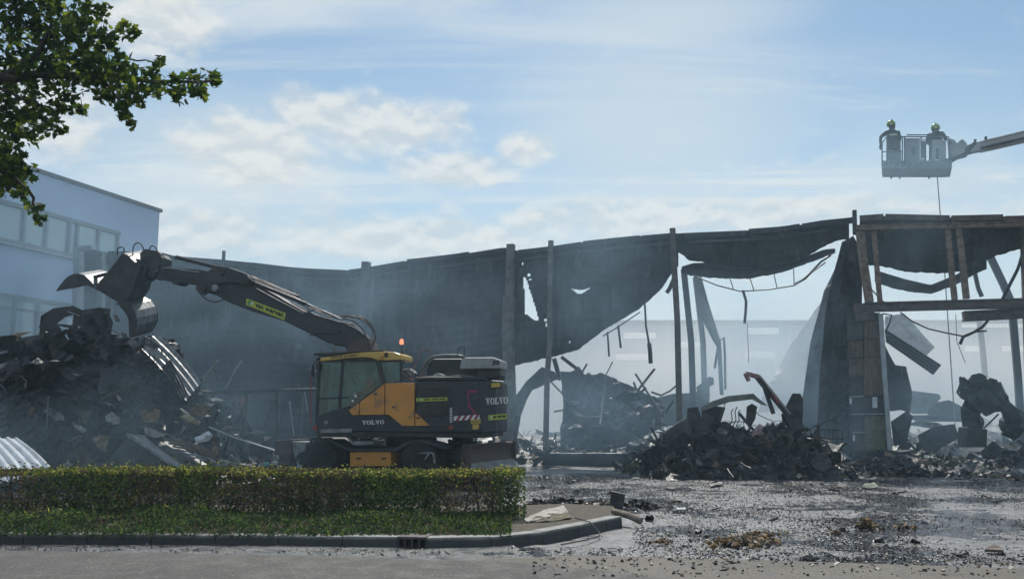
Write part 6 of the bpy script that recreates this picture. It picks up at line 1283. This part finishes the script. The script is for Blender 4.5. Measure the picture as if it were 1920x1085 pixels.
def standing(px, o, face, lean=0., drop=0., armL=None, armR=None):
    c = A(px, 300, o); x, y = c.x, c.y; sd = face.cross(V((0, 0, 1))).normalized(); B = lambda f, s_, z: V((x, y, flz + z)) + face * f + sd * s_
    J = dict(pelvis=B(0, 0, .96 - drop), chest=B(.05 + lean * .6, 0, 1.32 - drop * 1.3), head=B(.08 + lean * 1.1, 0, 1.66 - drop * 1.8), hipL=B(0, -.10, .90 - drop), hipR=B(0, .10, .90 - drop), knL=B(.06 + drop * .4, -.13, .50 - drop * .3), knR=B(.04 + drop * .4, .13, .50 - drop * .3), anL=B(0, -.14, .10), anR=B(-.02, .14, .10), shL=B(.04 + lean * .7, -.20, 1.385 - drop * 1.4), shR=B(.04 + lean * .7, .20, 1.385 - drop * 1.4))
    J['elL'] = B(*armL[0]); J['wrL'] = B(*armL[1]); J['elR'] = B(*armR[0]); J['wrR'] = B(*armR[1]); return J
fc = V((.25, -1, 0)).normalized()
J = standing(1677, .55, V((.15, 1, 0)).normalized(), .05, 0., ((-.05, -.42, 1.20), (.20, -.36, .99)), ((.16, .27, 1.14), (.36, .12, 1.04)))
person('person', 'firefighter with a yellow green helmet standing upright at the left of the basket', J, (NAVY, SKIN, GLOVE), V((.15, 1, 0)).normalized(), fire_kit(V((.15, 1, 0)).normalized()), 1.14)
fc2 = V((.5, .85, 0)).normalized()
J = standing(1757, .6, fc2, .16, .14, ((.26, -.30, 1.0), (.46, -.22, .92)), ((.28, .30, 1.0), (.48, .2, .95)))
person('person', 'firefighter with a green helmet bending forward at the right of the basket', J, (NAVY, SKIN, GLOVE), fc2, fire_kit(fc2), 1.14)
# the operator in the cab
fo = -EX_; so_ = fo.cross(V((0, 0, 1))).normalized(); hp0 = ex(694, 752, .52)
B = lambda f, s_, z: hp0 + fo * f + so_ * s_ + V((0, 0, z))
J = dict(pelvis=B(0, 0, .02), chest=B(-.04, 0, .38), head=B(.0, 0, .72), hipL=B(.03, -.10, 0), hipR=B(.03, .10, 0), knL=B(.44, -.14, .05), knR=B(.44, .14, .05), anL=B(.50, -.14, -.34), anR=B(.50, .14, -.34), shL=B(-.04, -.19, .48), shR=B(-.04, .19, .48), elL=B(.02, -.25, .22), elR=B(.02, .25, .22), wrL=B(.27, -.20, .20), wrR=B(.27, .20, .20))
def op_kit(ob, h, sd): dome(h + V((0, 0, .025)), .112, V((0, 0, 1)), 1.05, -.1).build('hair', HAIR, ob, smooth=True)
person('person', 'machine operator in an orange hi-vis jacket seated inside the excavator cab', J, (HIVIS, SKIN, SKIN), fo, op_kit)

# ================================================================== SMOKE AND HAZE
def vol_box(name, x0, x1, y0, y1, z0, z1, mat):
    m_ = MB(); m_.hexa([V((x, y, z)) for z in (z0, z1) for x, y in ((x0, y0), (x1, y0), (x1, y1), (x0, y1))]); return tag(m_.build(name, mat), kind='stuff')
hm = bpy.data.materials.new('haze_air'); hm.use_nodes = True; t = NT(hm.node_tree); t.n.clear(); o = t.node('ShaderNodeOutputMaterial'); pv = t.node('ShaderNodeVolumePrincipled')
pv.inputs['Color'].default_value = (.62, .84, 1, 1); pv.inputs['Density'].default_value = .0012; pv.inputs['Anisotropy'].default_value = .2; t.l.new(pv.outputs[0], o.inputs['Volume'])
vol_box('haze', -90, 110, -40, 110, -1, 26, hm)
sm = bpy.data.materials.new('drifting_smoke'); sm.use_nodes = True; t = NT(sm.node_tree); t.n.clear(); o = t.node('ShaderNodeOutputMaterial'); pv = t.node('ShaderNodeVolumePrincipled')
P = t.node('ShaderNodeNewGeometry').outputs['Position']; px_, py_, pz_ = t.sep(P)
n1 = t.noise(t.vmath('MULTIPLY', P, (.8, 1., 1.3)), .20, 4, .55, .7)
f = t.ramp(n1, .42, .68)
edge_ = t.math('MULTIPLY', t.math('MULTIPLY', t.ramp(py_, 19., 25.), t.ramp(py_, 62., 45.)), t.math('MULTIPLY', t.ramp(pz_, 12., 5.), t.math('MULTIPLY', t.ramp(px_, -44., -36.), t.ramp(px_, 34., 22.))))
deep = t.ramp(t.math('SUBTRACT', t.vmath('DOT_PRODUCT', P, tuple(FN)), FQ.dot(FN)), 1.2, 12.)   # it thickens inside the ruin
dens = t.math('MULTIPLY', t.math('ADD', t.math('ADD', t.math('MULTIPLY', f, .020), .003), t.math('MULTIPLY', t.math('MULTIPLY', deep, t.ramp(pz_, 8., 3.)), t.math('ADD', .055, t.math('MULTIPLY', f, .080)))), edge_)
wis = t.ramp(t.noise(P, .55, 4, .6, .8), .36, .70)
for c, r_, amp in (((-7.5, 21.2, 1.4), (4.2, 2.4, 1.9), .10), ((-12.5, 20.4, .9), (3.5, 2., 1.5), .06), ((-3.5, 26.8, 4.6), (4.5, 2.6, 2.4), .09), ((-8., 27., 5.2), (5, 3, 2.6), .07), ((2.6, 27., 5.4), (2.8, 2.2, 2.2), .11), ((1.6, 25.5, 1.6), (3.2, 2.4, 1.6), .16),
                   ((9.0, 31., 3.), (3.4, 4., 3.6), .22), ((12.6, 27., 9.2), (2.6, 1.9, 1.9), .22), ((13.6, 27.2, 1.6), (3.2, 2., 1.5), .16), ((9.4, 26.2, 1.3), (1.5, 1.2, 2.2), .16), ((11.4, 30.5, 2.2), (2.6, 2.5, 2.6), .14), ((-20., 33., 6.), (7., 6., 6.5), .10), ((-8.5, 16.6, .9), (3.6, 2.2, 1.2), .06)):
    q = t.vmath('DIVIDE', t.vmath('SUBTRACT', P, c), r_); k = t.math('SUBTRACT', 1., t.vmath('DOT_PRODUCT', q, q), clamp=True)
    dens = t.math('ADD', dens, t.math('MULTIPLY', t.math('MULTIPLY', k, amp), t.math('ADD', t.math('MULTIPLY', wis, .85), .15)))   # plumes rising from the embers
t.put(pv.inputs['Density'], dens); t.put(pv.inputs['Color'], t.mix(deep, (.54, .80, 1), (.98, .985, .985))); pv.inputs['Anisotropy'].default_value = .3; t.l.new(pv.outputs[0], o.inputs['Volume'])
vol_box('smoke', -45, 35, 14.5, 62, -.5, 12.5, sm)
